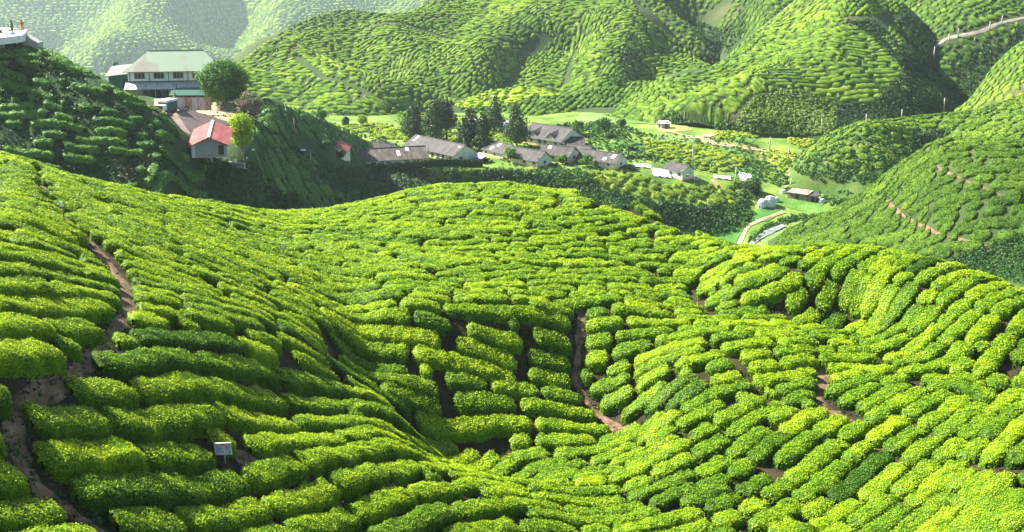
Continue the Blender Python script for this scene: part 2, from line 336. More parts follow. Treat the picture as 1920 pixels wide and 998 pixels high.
M['tea_far'] = leaf_mat('tea_leaf_distant', [(.03,.07,.012),(.075,.15,.018),(.15,.24,.026),(.25,.33,.034),(.36,.43,.045)], trans=.15, rough=.9, spec=.04, patch=.28, pscale=.03)
M['tea_mid'] = leaf_mat('tea_leaf_baked_shade', [(.014,.05,.01),(.03,.10,.014),(.07,.18,.02),(.13,.27,.022),(.22,.38,.03)], trans=.15, patch=.2, pscale=.1)  # darker copy of the tea leaf with the left hill's shade in its colour
M['soil'] = noise_mat('soil', [(.009,.010,.004),(.022,.018,.009),(.045,.032,.017),(.016,.026,.007)], .9, 8, bump=.8, bscale=9)
M['path'] = noise_mat('trodden_earth', [(.075,.045,.026),(.15,.095,.056),(.25,.17,.11)], 1.6, 8, bump=.6, bscale=7)
M['grass_dark'] = noise_mat('hill_grass', [(.010,.032,.008),(.022,.062,.014),(.04,.09,.02),(.07,.075,.03)], .22, 8, bump=1, bscale=4, bdist=.3)
M['valley'] = noise_mat('valley_grass', [(.04,.09,.012),(.09,.17,.022),(.17,.26,.035),(.26,.27,.09)], .13, 8, bump=.8, bscale=3, bdist=.2)
M['hill_floor'] = noise_mat('hill_floor', [(.016,.04,.010),(.03,.062,.014),(.05,.08,.022),(.12,.105,.05)], .05, 7, bump=.8, bscale=2, bdist=.3)
M['bank'] = noise_mat('bank_grass', [(.02,.055,.010),(.045,.10,.016),(.08,.14,.024),(.14,.13,.05)], .16, 8, bump=.8, bscale=3, bdist=.2)
M['far_floor'] = noise_mat('far_floor', [(.02,.05,.014),(.04,.085,.022),(.06,.11,.03)], .03, 6)
# ------------------------------------------------------------------ the ground
def sheet(L, name, mat, step=1):
    X, Yg, Z = L.X[:, ::step], L.YY[:, ::step], L.Z[:, ::step]; n, m = X.shape
    V = np.stack([X, Yg, Z], -1).reshape(-1, 3); i = np.arange(n-1)[:, None]*m+np.arange(m-1)[None]
    Q = np.stack([i, i+m, i+m+1, i+1], -1).reshape(-1, 4)
    return tag(np_mesh(name, V, Q, mat, smooth=True), kind='structure')
sheet(A, 'near_hill_ground', M['soil'])
sheet(B, 'left_hill', M['grass_dark'])
sheet(C, 'valley_ground', M['valley'])
for nm, Lr, mt in (('right_hill', D, 'hill_floor'), ('right_hill_terrace', E, 'bank'), ('right_edge_hill', K, 'hill_floor'), ('ridge_hill', Fh, 'hill_floor'), ('road_hill', G, 'hill_floor'),
                   ('middle_hill', H, 'hill_floor'), ('back_hill', H2, 'hill_floor'), ('low_spur', J, 'hill_floor'), ('far_hill', I, 'far_floor')):
    sheet(Lr, nm, M[mt])
gv = []; gq = []
g = np.linspace(-1500, 1500, 61); gy = np.linspace(-300, 3400, 61); GX, GY = np.meshgrid(g, gy, indexing='ij')
GZ = -95-np.clip((GY-350)/900, 0, 1)*220+4*wob(GX, GY, 300, 31)+np.clip((GY-2450)/600, 0, 1)*260*(1+.2*wob(GX, GY, 400, 32))
ii = np.arange(60)[:, None]*61+np.arange(60)[None]
tag(np_mesh('terrain', np.stack([GX, GY, GZ], -1).reshape(-1, 3), np.stack([ii, ii+61, ii+62, ii+1], -1).reshape(-1, 4), M['far_floor'], smooth=True), kind='structure')
# ------------------------------------------------------------------ tea rows
def direction_field(L, x0, y0, nx, ny, c, guides, w0, power=3.0, eps=4.0):
    X, Y = np.meshgrid(x0+c*(np.arange(nx)+.5), y0+c*(np.arange(ny)+.5), indexing='ij')
    Z = L.z(X, Y); gx, gyy = np.gradient(Z, c); k = max(1, int(3/c))
    th = np.arctan2(gx, -gyy); mag = np.hypot(gx, gyy); Cc = np.cos(2*th)*mag; Ss = np.sin(2*th)*mag
    for _ in range(6):
        Cc = (Cc+np.roll(Cc, k, 0)+np.roll(Cc, -k, 0)+np.roll(Cc, k, 1)+np.roll(Cc, -k, 1))/5; Ss = (Ss+np.roll(Ss, k, 0)+np.roll(Ss, -k, 0)+np.roll(Ss, k, 1)+np.roll(Ss, -k, 1))/5
    mm = np.hypot(Cc, Ss)+1e-6; Cc, Ss = Cc/mm*w0, Ss/mm*w0
    for x1, y1, x2, y2 in guides:
        a = L.pick(x1, y1)[:2]; b = L.pick(x2, y2)[:2]; t = 2*math.atan2(b[1]-a[1], b[0]-a[0]); d = dseg(X, Y, [a, b]); w = 1/(d*d+eps)**(power/2)
        Cc = Cc+w*math.cos(t); Ss = Ss+w*math.sin(t)
    th = .5*np.arctan2(Ss, Cc); return X, Y, Z, th
def rows_on(L, ext, dsep, cell, guides=(), w0=.02, inc=None, exc=(), paths=(), margin=10, step=.4, maxlen=60, frame=(-60, 1980, -30, 1090), seed=1, eps=4.0, tight=.70):
    x0, x1, y0, y1 = ext; nx, ny = int((x1-x0)/cell), int((y1-y0)/cell)
    X, Y, Z, th = direction_field(L, x0, y0, nx, ny, cell, guides, w0, eps=eps)
    px, py = proj(X, Y, Z); run = L._bil(L.run, px, Y)
    ok = L.inside(X, Y) & (py < run+margin) & (px > frame[0]) & (px < frame[1]) & (py > frame[2]) & (py < frame[3])
    if inc is not None:
        q = np.zeros_like(ok)
        for p in inc: q |= inpoly(px, py, p)
        ok &= q
    for p in exc: ok &= ~inpoly(px, py, p)
    for w, line in paths: ok &= dseg(X, Y, [L.pick(*q)[:2] for q in line]) > w
    cth, sth = np.cos(th), np.sin(th); occ = ~ok.copy(); occS = ~ok.copy()
    def disc(r):
        n = int(r/cell)+1; a = np.arange(-n, n+1); dx, dy = np.meshgrid(a, a, indexing='ij'); k = dx*dx+dy*dy <= (r/cell)**2; return dx[k], dy[k]
    dT, dS = disc(dsep*tight), disc(dsep*.93); r = random.Random(seed); lines = []; fill = False
    def trace(x, y, sg):
        pts = []; i, j = int((x-x0)/cell), int((y-y0)/cell); ux, uy = cth[i, j]*sg, sth[i, j]*sg
        for _ in range(int(maxlen/step)):
            i, j = int((x-x0)/cell), int((y-y0)/cell)
            if i < 0 or j < 0 or i >= nx or j >= ny or occ[i, j]: break
            pts.append((x, y)); vx, vy = cth[i, j], sth[i, j]
            if vx*ux+vy*uy < 0: vx, vy = -vx, -vy
            ux, uy = vx, vy; x += ux*step; y += uy*step
        return pts
    I_, J_ = np.nonzero(ok); order = list(range(0, len(I_), max(1, int((dsep/cell)**2*.6)))); r.shuffle(order); stack = []; oi = 0
    while True:
        if stack: x, y = stack.pop(0)
        elif oi < len(order): q = order[oi]; oi += 1; x, y = x0+(I_[q]+.5)*cell, y0+(J_[q]+.5)*cell
        elif not fill:                        # second pass: shorter rows squeezed into what gaps are left
            fill = True; occ = ~ok; occS = ~ok; occ = occ.copy(); occS = occS.copy(); d1, d2 = disc(dsep*.62), disc(dsep*.68)
            for a in lines:
                ai, aj = ((a[:, 0]-x0)/cell).astype(int), ((a[:, 1]-y0)/cell).astype(int)
                for (dx, dy), o in ((d1, occ), (d2, occS)): o[np.clip(ai[:, None]+dx, 0, nx-1), np.clip(aj[:, None]+dy, 0, ny-1)] = True
            dT, dS = d1, d2; I_, J_ = np.nonzero(~occS); order = list(range(len(I_))); r.shuffle(order); oi = 0; continue
        else: break
        i, j = int((x-x0)/cell), int((y-y0)/cell)
        if i < 0 or j < 0 or i >= nx or j >= ny or occS[i, j]: continue
        f = trace(x, y, 1); b = trace(x, y, -1); p = b[::-1][:-1]+f
        if len(p)*step < dsep*.75:
            if oi >= len(order) or not stack: occS[i, j] = True
            continue
        a = np.array(p); lines.append(a); ai, aj = ((a[:, 0]-x0)/cell).astype(int), ((a[:, 1]-y0)/cell).astype(int)
        for (dx, dy), o in ((dT, occ), (dS, occS)):
            o[np.clip(ai[:, None]+dx, 0, nx-1), np.clip(aj[:, None]+dy, 0, ny-1)] = True
        if fill: continue
        for k in range(0, len(a), max(1, int(dsep/step))):
            t = th[ai[k], aj[k]]
            for sg in (1, -1): stack.append((a[k, 0]-math.sin(t)*dsep*sg, a[k, 1]+math.cos(t)*dsep*sg))
    return lines
def cut(lines, lmin, lmax, gap, step, seed=1, lenf=None):
    r = random.Random(seed); out = []
    for a in lines:
        n = len(a); i = 0; off = r.uniform(.3, 1)
        while i < n:
            f = 1 if lenf is None else lenf(*a[i])
            Ls = r.uniform(lmin, lmax)*f*off; off = 1; k = int(Ls/step); e = min(n, i+k)
            if n-e < lmin*.5/step: e = n
            if (e-i)*step > .55: out.append(a[i:e])
            i = e+int(round(gap/step))
    return out
def hedge_arrays(L, segs, w, h, ds, nc, seed, lump=.10, wv=.12, jit=.02, level=0.):
    """rounded, clipped tea hedges that follow the row and the slope: returns V, Q, id per quad, id per vertex, height fraction"""
    r = np.random.default_rng(seed); VX = []; VY = []; VH = []; CX = []; CY = []; QQ = []; qi = []; vi = []; HF = []; base = 0
    ph = np.linspace(-.22, math.pi+.22, nc); cx = np.sign(np.cos(ph))*abs(np.cos(ph))**.5; cz = np.maximum(np.sin(ph), -.3); cz = np.sign(cz)*abs(cz)**.38
    cx = np.where(np.sin(ph) < .2, cx*.93, cx); czc = np.clip(cz, -.15, 1)
    for k, a in enumerate(segs):
        s = np.concatenate([[0], np.cumsum(np.hypot(*np.diff(a, axis=0).T))]); Lg = s[-1]; n = max(4, int(Lg/ds)+1)
        u = np.linspace(-1, 1, n); u = np.sign(u)*(1-(1-abs(u))**(1+.5*min(1, 2/(Lg+.1)))) if n > 4 else u
        ss = (u+1)/2*Lg; x = np.interp(ss, s, a[:, 0]); y = np.interp(ss, s, a[:, 1])
        tx, ty = np.gradient(x), np.gradient(y); m = np.hypot(tx, ty)+1e-9; tx, ty = tx/m, ty/m
        e = np.minimum(ss, Lg-ss); cap = w*.42; q = np.clip(1-e/cap, 0, 1); end = np.sqrt(np.clip(1-q**2.8, 0, 1)); end[0] = end[-1] = .12
        p1, p2, p3 = r.uniform(0, 6.28, 3); fr = r.uniform(1.1, 1.9)
        ww = w*.5*(1+wv*np.sin(fr*ss*2.2+p1)+wv*.6*np.sin(fr*ss*4.7+p2))*r.uniform(.92, 1.06)*end; hh = h*r.uniform(.85, 1.12)*(1+.07*np.sin(ss*2.1+p3))*(.55+.45*end)
        lx = cx[None]*ww[:, None]; HH = czc[None]*hh[:, None]
        VX.append((x[:, None]-ty[:, None]*lx).ravel()); VY.append((y[:, None]+tx[:, None]*lx).ravel()); VH.append(HH.ravel()); CX.append(np.repeat(x, nc)); CY.append(np.repeat(y, nc)); HF.append(np.broadcast_to(czc[None], (n, nc)).ravel())
        i = base+np.arange(n-1)[:, None]*nc+np.arange(nc-1)[None]; Q = np.stack([i, i+1, i+nc+1, i+nc], -1).reshape(-1, 4)
        QQ.append(Q); qi.append(np.full(len(Q), k)); vi.append(np.full(n*nc, k)); base += n*nc
    X = np.concatenate(VX); Y = np.concatenate(VY); Hh = np.concatenate(VH); HF = np.concatenate(HF); vi = np.concatenate(vi)
    lm = lump*(wob(X+Hh*.7, Y-Hh*.5, w*.75, seed+1)+.5*wob(X, Y+Hh, w*.35, seed+2)); Hh = Hh+lm*np.clip(HF, 0, 1)+r.normal(0, jit, len(X))
    X = X+r.normal(0, jit, len(X)); Y = Y+r.normal(0, jit, len(X))
    zg = L.z(X, Y)
    if level: zg = zg*(1-level)+level*L.z(np.concatenate(CX), np.concatenate(CY)); Hh = np.where(HF < .05, Hh-level*.45*w, Hh)
    return np.stack([X, Y, zg+Hh], -1), np.concatenate(QQ), np.concatenate(qi), vi, HF
def quad_normals(V, Q):
    n = np.cross(V[Q[:, 2]]-V[Q[:, 0]], V[Q[:, 3]]-V[Q[:, 1]]); a = np.linalg.norm(n, axis=1)+1e-12; return n/a[:, None], a*.5
def leaf_quads(C0, Nn, size, r, up=.35, spread=.6):
    n = len(C0); d = Nn*1.0+r.normal(0, spread, (n, 3)); d[:, 2] += up; d /= np.linalg.norm(d, axis=1)[:, None]+1e-9
    t = np.cross(d, r.normal(0, 1, (n, 3))); t /= np.linalg.norm(t, axis=1)[:, None]+1e-9; b = np.cross(d, t)
    Ls = (size*r.uniform(.7, 1.3, n))[:, None]; W = Ls*.36; fold = d*Ls*.12
    V = np.stack([C0-t*Ls*.55, C0+b*W-fold, C0+t*Ls*.55, C0-b*W-fold], 1).reshape(-1, 3)
    return V, np.arange(4*n).reshape(-1, 4)
# ---- the near field: rows traced along the lines the planters followed
GA = [(0,402,162,467),(0,335,73,373),(89,367,230,443),(0,525,204,546),(0,625,160,618),(221,498,528,607),(238,570,408,614),(340,392,640,423),(150,715,540,712),(540,712,640,742),
 (40,770,360,778),(130,930,470,903),(470,903,640,855),(267,990,640,927),(600,925,930,893),(600,797,875,843),(600,668,806,788),(600,586,683,609),(687,600,893,645),(687,627,870,682),
 (870,719,1072,733),(820,783,1013,856),(976,655,1080,655),(1095,655,1240,641),(1086,742,1240,700),(1110,930,1240,893),(1000,934,1196,953),(640,470,850,520),(700,430,900,440),(900,400,1100,412),(900,540,1200,530),
 (720,370,880,360),(960,470,1150,450),(1100,400,1260,430),(1180,470,1340,450),(1200,742,1379,686),(1267,770,1513,675),(1200,926,1368,820),(1430,950,1560,840),(1697,943,1843,842),(1815,898,1920,764),
 (1731,641,1832,546),(1591,591,1664,490),(1502,580,1558,485),(1317,591,1480,568),(1480,664,1664,664),(1640,697,1820,735),(1200,496,1480,479),(1580,786,1760,710),(400,460,560,520),(300,640,500,650),(820,580,1060,585),
 (750,990,1000,935),(1000,990,1250,985),(1850,690,1920,600),(1400,880,1480,800)]
PATH1 = [(68,325),(98,395),(150,440),(198,485),(232,530),(243,580),(200,640),(130,712),(60,745),(22,800),(40,870),(90,935),(190,1000),(260,1080)]
PATH2 = [(1092,585),(1085,650),(1080,720),(1110,770),(1165,808)]
FOLD = [(640,535),(685,610),(690,690),(762,762),(868,850),(960,905),(1050,925)]
pathsA = [(.40, PATH1), (.3, PATH2), (.46, [(408,864),(425,868),(450,868),(488,872)]), (.2, [(1540,695),(1530,765)]), (.15, [(1530,765),(1600,795)]), (.12, [(1290,545),(1330,598)]), (.15, [(1452,868),(1448,905)]),
          (.4, [(1890,715),(1925,690)]), (.12, [(1640,722),(1720,735)])]
excA = [[(1082,358),(1130,362),(1180,385),(1195,402),(1140,398),(1090,378)], [(1140,398),(1195,402),(1290,436),(1330,462),(1290,448),(1200,415)]]
extA = (-66, 66, 20, 128)
linesA = rows_on(A, extA, 1.22, .14, GA, w0=.0008, exc=excA, paths=pathsA, margin=9, step=.24, maxlen=80, seed=4, frame=(-170, 2120, -30, 1120))
def lenA(x, y): # long rows on the left, short bushes on the right
    px = 960+F*x/(y*CT+20*ST); return 1.0 if px < 640 else (.7 if px < 1060 else .52)
segsA = cut(linesA, 3.6, 10.5, .1, .24, 5, lenA)
def heightA(a):
    return .72
VA, QA, qa, va, hfA = hedge_arrays(A, segsA, 1.12, .56, .24, 11, 21, lump=.06, level=.35)
NA, ARA = quad_normals(VA, QA); CA = VA[QA].mean(1); DA = CA[:, 1]*CT-CA[:, 2]*ST
vigA = rng.normal(0, .075, len(segsA)); vigA[rng.random(len(segsA)) < .06] -= .17
# young yellow-green shoots stand on the plucking table, older dark leaves line the flanks
sizeL = np.maximum(.058, 1.55*DA/(F*1024/1920)); seen = (CA*NA).sum(1) < .25*np.linalg.norm(CA, axis=1)
nl = rng.poisson(np.where(seen, np.clip(ARA/(sizeL**2*.72)*1.25, 0, 400), ARA/(sizeL**2)*.35))
fi = np.repeat(np.arange(len(QA)), nl); u, v = rng.random(len(fi)), rng.random(len(fi)); P = VA[QA[fi]]
Cn = (P[:, 0]*((1-u)*(1-v))[:, None]+P[:, 1]*(u*(1-v))[:, None]+P[:, 2]*(u*v)[:, None]+P[:, 3]*((1-u)*v)[:, None])+NA[fi]*rng.uniform(-.02, .075, len(fi))[:, None]
LV, LQ = leaf_quads(Cn, NA[fi], sizeL[fi], rng)
hfl = hfA[QA[fi]].mean(1); tl = np.clip(rng.beta(5, 5, len(fi))*.42+.14+.30*np.clip(hfl, 0, 1)**2, 0, 1)
print('near hedges', len(segsA), 'leaves', len(fi))
tbase = np.clip(.12+.25*rng.random(len(VA)), 0, 1)
# ---- one mesh per hedge for the 300 that show largest
cc = np.array([s.mean(0) for s in segsA]); cz = A.z(cc[:, 0], cc[:, 1])+.5; cpx, cpy = proj(cc[:, 0], cc[:, 1], cz); segL = np.array([len(s)*.24 for s in segsA])
pxq, pyq = proj(CA[:, 0], CA[:, 1], CA[:, 2]); inf = (pxq > 0) & (pxq < 1920) & (pyq > 0) & (pyq < 998) & ((CA*NA).sum(1) < 0)
vw = -(CA*NA).sum(1)/np.linalg.norm(CA, axis=1)*ARA/DA**2; show = np.bincount(qa[inf], vw[inf], len(segsA)); top = np.argsort(-show)[:300]; istop = np.zeros(len(segsA), bool); istop[top] = True
# words for where a hedge grows
def zone(px, py):
    if inpoly(px, py, [(-300,200),(70,325),(98,395),(150,440),(198,485),(232,530),(243,580),(190,640),(130,712),(60,745),(22,800),(-300,840)]): return 'left of the dirt path'
    if px < 330 and py > 700: return 'at the lower left path edge'
    if py > 905 and px < 700: return 'along the bottom left edge'
    if 330 <= px < 640 and py > 780: return 'near the white sign'
    if px < 640 and py > 600: return 'well above the white sign'
    if px < 640: return 'on the bright left shoulder'
    if py > 900 and px < 1150: return 'at bottom centre'
    if px < 1085 and 575 < py < 800: return 'on the shaded bank'
    if px < 1085 and py >= 800: return 'below the shaded bank'
    if px < 1085: return 'on the sunlit shelf'
    if px < 1400 and py > 800: return 'at lower centre'
    if px < 1400: return 'right of the worn path'
    if py < 600: return 'under the right crest'
    if py < 760 and px > 1650: return 'on the right edge slope'
    if py < 760: return 'around the sandy patch'
    if px < 1660: return 'below the sandy patch'
    return 'in the lower right corner'
zn = {}; lab = {}
for k in top: zn.setdefault(zone(cpx[k], cpy[k]), []).append(k)
ordw = ['first', 'second', 'third', 'fourth', 'fifth', 'sixth', 'seventh', 'eighth', 'ninth', 'tenth', 'eleventh', 'twelfth']
for z_, ks in zn.items():
    ks.sort(key=lambda k: cpy[k]); nr = max(1, int(round(math.sqrt(len(ks)*.8)))); per = int(math.ceil(len(ks)/nr)); bands = [ks[i:i+per] for i in range(0, len(ks), per)]
    for bi, b in enumerate(bands):
        b.sort(key=lambda k: cpx[k])
        for xi, k in enumerate(b):
            sz = 'long' if segL[k] > 4.5 else ('stubby' if segL[k] < 1.8 else 'short'); wd = 'top' if bi == 0 else ('lowest' if bi == len(bands)-1 else ordw[min(bi, 11)])
            lab[k] = (sz+' green tea hedge '+z_+', '+ordw[min(xi, 11)]+' in '+wd+' band')
qo = np.argsort(qa, kind='stable'); qs = np.searchsorted(qa[qo], np.arange(len(segsA)+1)); vs = np.searchsorted(va, np.arange(len(segsA)+1)); lid = qa[fi]; ls = np.searchsorted(lid, np.arange(len(segsA)+1)) if np.all(np.diff(lid) >= 0) else None
assert ls is not None and np.all(np.diff(qa) >= 0)
for k in top:
    v0, v1 = vs[k], vs[k+1]; l0, l1 = ls[k], ls[k+1]; o3 = np.array([cc[k, 0], cc[k, 1], A.z(cc[k, 0], cc[k, 1])])
    V = np.concatenate([VA[v0:v1], LV[l0*4:l1*4]])-o3; Q = np.concatenate([QA[qs[k]:qs[k+1]]-v0, LQ[l0:l1]-l0*4+(v1-v0)])
    o = np_mesh('tea_hedge', V, Q, M['tea'], {'tint': np.concatenate([tbase[v0:v1], np.repeat(tl[l0:l1], 4)]), 'vigour': np.full(len(V), vigA[k])})
    o.location = o3; tag(o, lab[k], 'tea hedge', 'clipped tea hedges on the near hill')
# ---- everything farther off: one object
BV = []; BQ = []; BT = []; BG = []; BM = []; nb = 0
def gather(V, Q, t, g, mi):
    global nb
    BV.append(V); BQ.append(Q+nb); BT.append(t); BG.append(g); BM.append(np.full(len(Q), mi)); nb += len(V)
r_ = ~istop[qa]; used = np.zeros(len(VA), bool); used[QA[r_].ravel()] = True; mp = np.cumsum(used)-1
gather(VA[used], mp[QA[r_]], tbase[used], vigA[va[used]], 0)
r_ = ~istop[lid]; lsel = np.nonzero(r_)[0]; gather(LV.reshape(-1, 4, 3)[lsel].reshape(-1, 3), np.arange(4*len(lsel)).reshape(-1, 4), np.repeat(tl[lsel], 4), np.repeat(vigA[lid[lsel]], 4), 0)
def hill_rows(L, ext, dsep, cell, w, h, guides=(), lens=(1.6, 5), ds=.55, nc=7, mi=1, seed=1, leafpx=0, tint=(.15, .6), keep=1.0, level=0., **k):
    if L.name not in 'ABI': ext = (ext[0], ext[1], ext[2]*.87, ext[3]*1.07)
    k.setdefault('tight', .76 if L.name != 'B' else .7)
    ln = rows_on(L, ext, dsep, cell, guides, seed=seed, **k); sg = cut(ln, lens[0], lens[1], max(.3, k.get('step', .4)), k.get('step', .4), seed+3)
    if keep < 1: rr = random.Random(seed); sg = [s for s in sg if rr.random() < keep]
    if not sg: print('no rows', L.name); return
    V, Q, q, vi, hf = hedge_arrays(L, sg, w, h, ds, nc, seed+7, lump=.07*w, jit=.02*w, wv=.14, level=level); vg = rng.normal(0, .07, len(sg))
    gather(V, Q, np.clip(tint[0]+(tint[1]-tint[0])*rng.random(len(V)), 0, 1), vg[vi], mi); nlv = 0
    if leafpx:
        N_, a_ = quad_normals(V, Q); C_ = V[Q].mean(1); s_ = leafpx*(C_[:, 1]*CT-C_[:, 2]*ST)/(F*1024/1920); n_ = rng.poisson(np.where((C_*N_).sum(1) < .2*np.linalg.norm(C_, axis=1), a_/(s_**2*.72)*1.0, 0)); f_ = np.repeat(np.arange(len(Q)), n_)
        u, v = rng.random(len(f_)), rng.random(len(f_)); P = V[Q[f_]]; c_ = (P[:, 0]*((1-u)*(1-v))[:, None]+P[:, 1]*(u*(1-v))[:, None]+P[:, 2]*(u*v)[:, None]+P[:, 3]*((1-u)*v)[:, None])+N_[f_]*.05
        v_, q_ = leaf_quads(c_, N_[f_], s_[f_], rng); gather(v_, q_, np.repeat(np.clip(rng.beta(2, 2, len(f_))*(tint[1]-tint[0]+.3)+tint[0], 0, 1), 4), np.repeat(vg[q[f_]], 4), mi); nlv = len(f_)
    print(L.name, 'rows', len(ln), 'bushes', len(sg), 'verts', len(V), 'leaves', nlv)
# left hill: ragged untrimmed bushes on the bulge, rows on the spur behind
incB1 = [[(-60,60),(60,80),(200,158),(300,214),(345,262),(352,318),(385,300),(372,345),(395,372),(330,395),(270,372),(200,350),(-60,300)], [(270,335),(345,345),(360,372),(300,375)]]
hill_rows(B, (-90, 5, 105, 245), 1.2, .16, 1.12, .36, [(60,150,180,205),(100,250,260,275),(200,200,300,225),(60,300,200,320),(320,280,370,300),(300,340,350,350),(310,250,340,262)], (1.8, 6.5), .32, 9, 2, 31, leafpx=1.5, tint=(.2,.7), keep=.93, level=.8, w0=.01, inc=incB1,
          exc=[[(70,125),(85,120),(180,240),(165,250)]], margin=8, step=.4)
incB2 = [[(478,190),(560,212),(640,246),(745,290),(690,282),(640,272),(600,262),(540,255),(500,240),(470,215)], [(478,310),(500,290),(560,320),(610,345),(660,375),(655,388),(600,395),(560,380),(520,360),(500,350)],
         [(470,225),(560,290),(600,310),(590,330),(540,300),(475,262)]]
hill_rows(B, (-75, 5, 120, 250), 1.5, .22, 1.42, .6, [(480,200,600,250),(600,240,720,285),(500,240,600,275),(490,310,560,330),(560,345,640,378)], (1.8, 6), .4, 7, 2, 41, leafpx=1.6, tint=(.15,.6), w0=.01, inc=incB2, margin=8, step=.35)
# tea shelf below the village
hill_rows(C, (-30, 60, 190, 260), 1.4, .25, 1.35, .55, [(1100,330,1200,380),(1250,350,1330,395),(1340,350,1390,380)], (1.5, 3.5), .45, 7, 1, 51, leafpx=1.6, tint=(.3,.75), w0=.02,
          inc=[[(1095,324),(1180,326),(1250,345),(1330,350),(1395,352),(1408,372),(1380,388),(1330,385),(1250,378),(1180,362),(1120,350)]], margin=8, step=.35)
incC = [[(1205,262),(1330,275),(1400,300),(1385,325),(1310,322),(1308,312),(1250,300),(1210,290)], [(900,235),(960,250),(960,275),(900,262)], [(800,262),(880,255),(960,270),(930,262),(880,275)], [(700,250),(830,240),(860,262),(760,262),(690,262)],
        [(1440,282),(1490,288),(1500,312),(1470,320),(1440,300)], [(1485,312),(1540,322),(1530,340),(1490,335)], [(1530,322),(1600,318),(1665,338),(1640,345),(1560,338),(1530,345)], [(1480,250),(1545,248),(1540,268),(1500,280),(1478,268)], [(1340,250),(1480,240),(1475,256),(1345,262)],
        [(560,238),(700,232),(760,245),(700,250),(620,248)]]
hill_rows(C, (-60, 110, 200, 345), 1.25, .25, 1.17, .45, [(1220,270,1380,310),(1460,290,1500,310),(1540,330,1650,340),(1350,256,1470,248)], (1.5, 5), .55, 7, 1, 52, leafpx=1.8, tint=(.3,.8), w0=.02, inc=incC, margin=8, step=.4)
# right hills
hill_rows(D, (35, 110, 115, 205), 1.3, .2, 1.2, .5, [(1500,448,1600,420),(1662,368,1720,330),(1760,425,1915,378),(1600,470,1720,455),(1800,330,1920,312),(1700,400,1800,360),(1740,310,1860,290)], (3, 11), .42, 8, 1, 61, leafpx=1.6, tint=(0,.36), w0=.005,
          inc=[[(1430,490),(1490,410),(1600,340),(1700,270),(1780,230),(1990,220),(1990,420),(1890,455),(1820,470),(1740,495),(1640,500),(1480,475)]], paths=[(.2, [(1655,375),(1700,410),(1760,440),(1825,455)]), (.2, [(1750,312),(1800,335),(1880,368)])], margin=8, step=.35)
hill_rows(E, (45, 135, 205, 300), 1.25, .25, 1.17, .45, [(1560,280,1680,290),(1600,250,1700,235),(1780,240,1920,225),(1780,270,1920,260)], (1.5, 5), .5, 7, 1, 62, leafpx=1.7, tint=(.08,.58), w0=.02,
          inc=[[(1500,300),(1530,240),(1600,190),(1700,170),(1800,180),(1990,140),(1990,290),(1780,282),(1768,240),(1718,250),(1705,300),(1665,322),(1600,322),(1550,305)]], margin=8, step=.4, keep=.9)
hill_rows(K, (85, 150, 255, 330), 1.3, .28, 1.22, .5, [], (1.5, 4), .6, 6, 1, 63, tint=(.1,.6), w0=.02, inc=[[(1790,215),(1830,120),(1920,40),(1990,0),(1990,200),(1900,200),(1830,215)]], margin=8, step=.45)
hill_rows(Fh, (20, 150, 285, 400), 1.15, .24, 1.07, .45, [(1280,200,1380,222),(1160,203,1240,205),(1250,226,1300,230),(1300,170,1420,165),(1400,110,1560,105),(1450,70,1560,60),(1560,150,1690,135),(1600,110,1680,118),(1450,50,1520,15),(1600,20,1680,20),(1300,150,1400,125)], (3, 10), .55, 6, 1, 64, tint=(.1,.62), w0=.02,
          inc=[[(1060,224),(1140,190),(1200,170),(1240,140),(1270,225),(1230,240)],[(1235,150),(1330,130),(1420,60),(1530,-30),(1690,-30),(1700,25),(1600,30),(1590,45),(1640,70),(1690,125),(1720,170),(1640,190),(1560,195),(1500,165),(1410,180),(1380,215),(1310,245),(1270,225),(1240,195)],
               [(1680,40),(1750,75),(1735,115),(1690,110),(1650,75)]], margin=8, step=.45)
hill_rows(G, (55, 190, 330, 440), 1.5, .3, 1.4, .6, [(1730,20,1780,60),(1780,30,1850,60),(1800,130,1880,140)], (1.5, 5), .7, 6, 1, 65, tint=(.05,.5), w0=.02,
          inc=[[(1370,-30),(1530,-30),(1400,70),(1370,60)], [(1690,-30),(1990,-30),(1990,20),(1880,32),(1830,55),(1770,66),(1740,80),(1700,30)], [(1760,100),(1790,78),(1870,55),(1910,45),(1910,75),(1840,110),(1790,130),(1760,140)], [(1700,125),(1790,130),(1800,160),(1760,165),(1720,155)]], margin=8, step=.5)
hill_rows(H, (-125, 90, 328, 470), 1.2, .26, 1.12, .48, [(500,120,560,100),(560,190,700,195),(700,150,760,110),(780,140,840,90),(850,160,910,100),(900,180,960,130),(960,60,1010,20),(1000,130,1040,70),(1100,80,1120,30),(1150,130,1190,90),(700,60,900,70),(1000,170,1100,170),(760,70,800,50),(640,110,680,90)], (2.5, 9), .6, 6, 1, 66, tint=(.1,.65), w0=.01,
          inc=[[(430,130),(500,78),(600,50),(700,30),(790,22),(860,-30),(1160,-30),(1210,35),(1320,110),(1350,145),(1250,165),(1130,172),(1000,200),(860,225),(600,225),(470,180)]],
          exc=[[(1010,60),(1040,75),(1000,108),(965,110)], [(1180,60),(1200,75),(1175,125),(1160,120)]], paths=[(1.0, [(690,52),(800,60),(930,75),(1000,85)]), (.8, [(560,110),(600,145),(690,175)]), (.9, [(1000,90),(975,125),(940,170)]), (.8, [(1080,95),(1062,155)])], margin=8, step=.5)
hill_rows(H2, (-125, 125, 400, 540), 1.6, .33, 1.56, .65, [(1200,20,1200,60),(1260,50,1280,90)], (1.4, 4), .8, 6, 1, 67, tint=(.05,.5), w0=.03, inc=[[(430,130),(560,40),(640,20),(780,5),(860,-30),(1000,-30),(900,40),(700,60)], [(1150,-30),(1400,-30),(1330,20),(1290,40),(1350,90),(1390,150),(1330,130),(1200,60)], [(1340,60),(1380,-10),(1430,0),(1380,75)]], margin=8, step=.6)
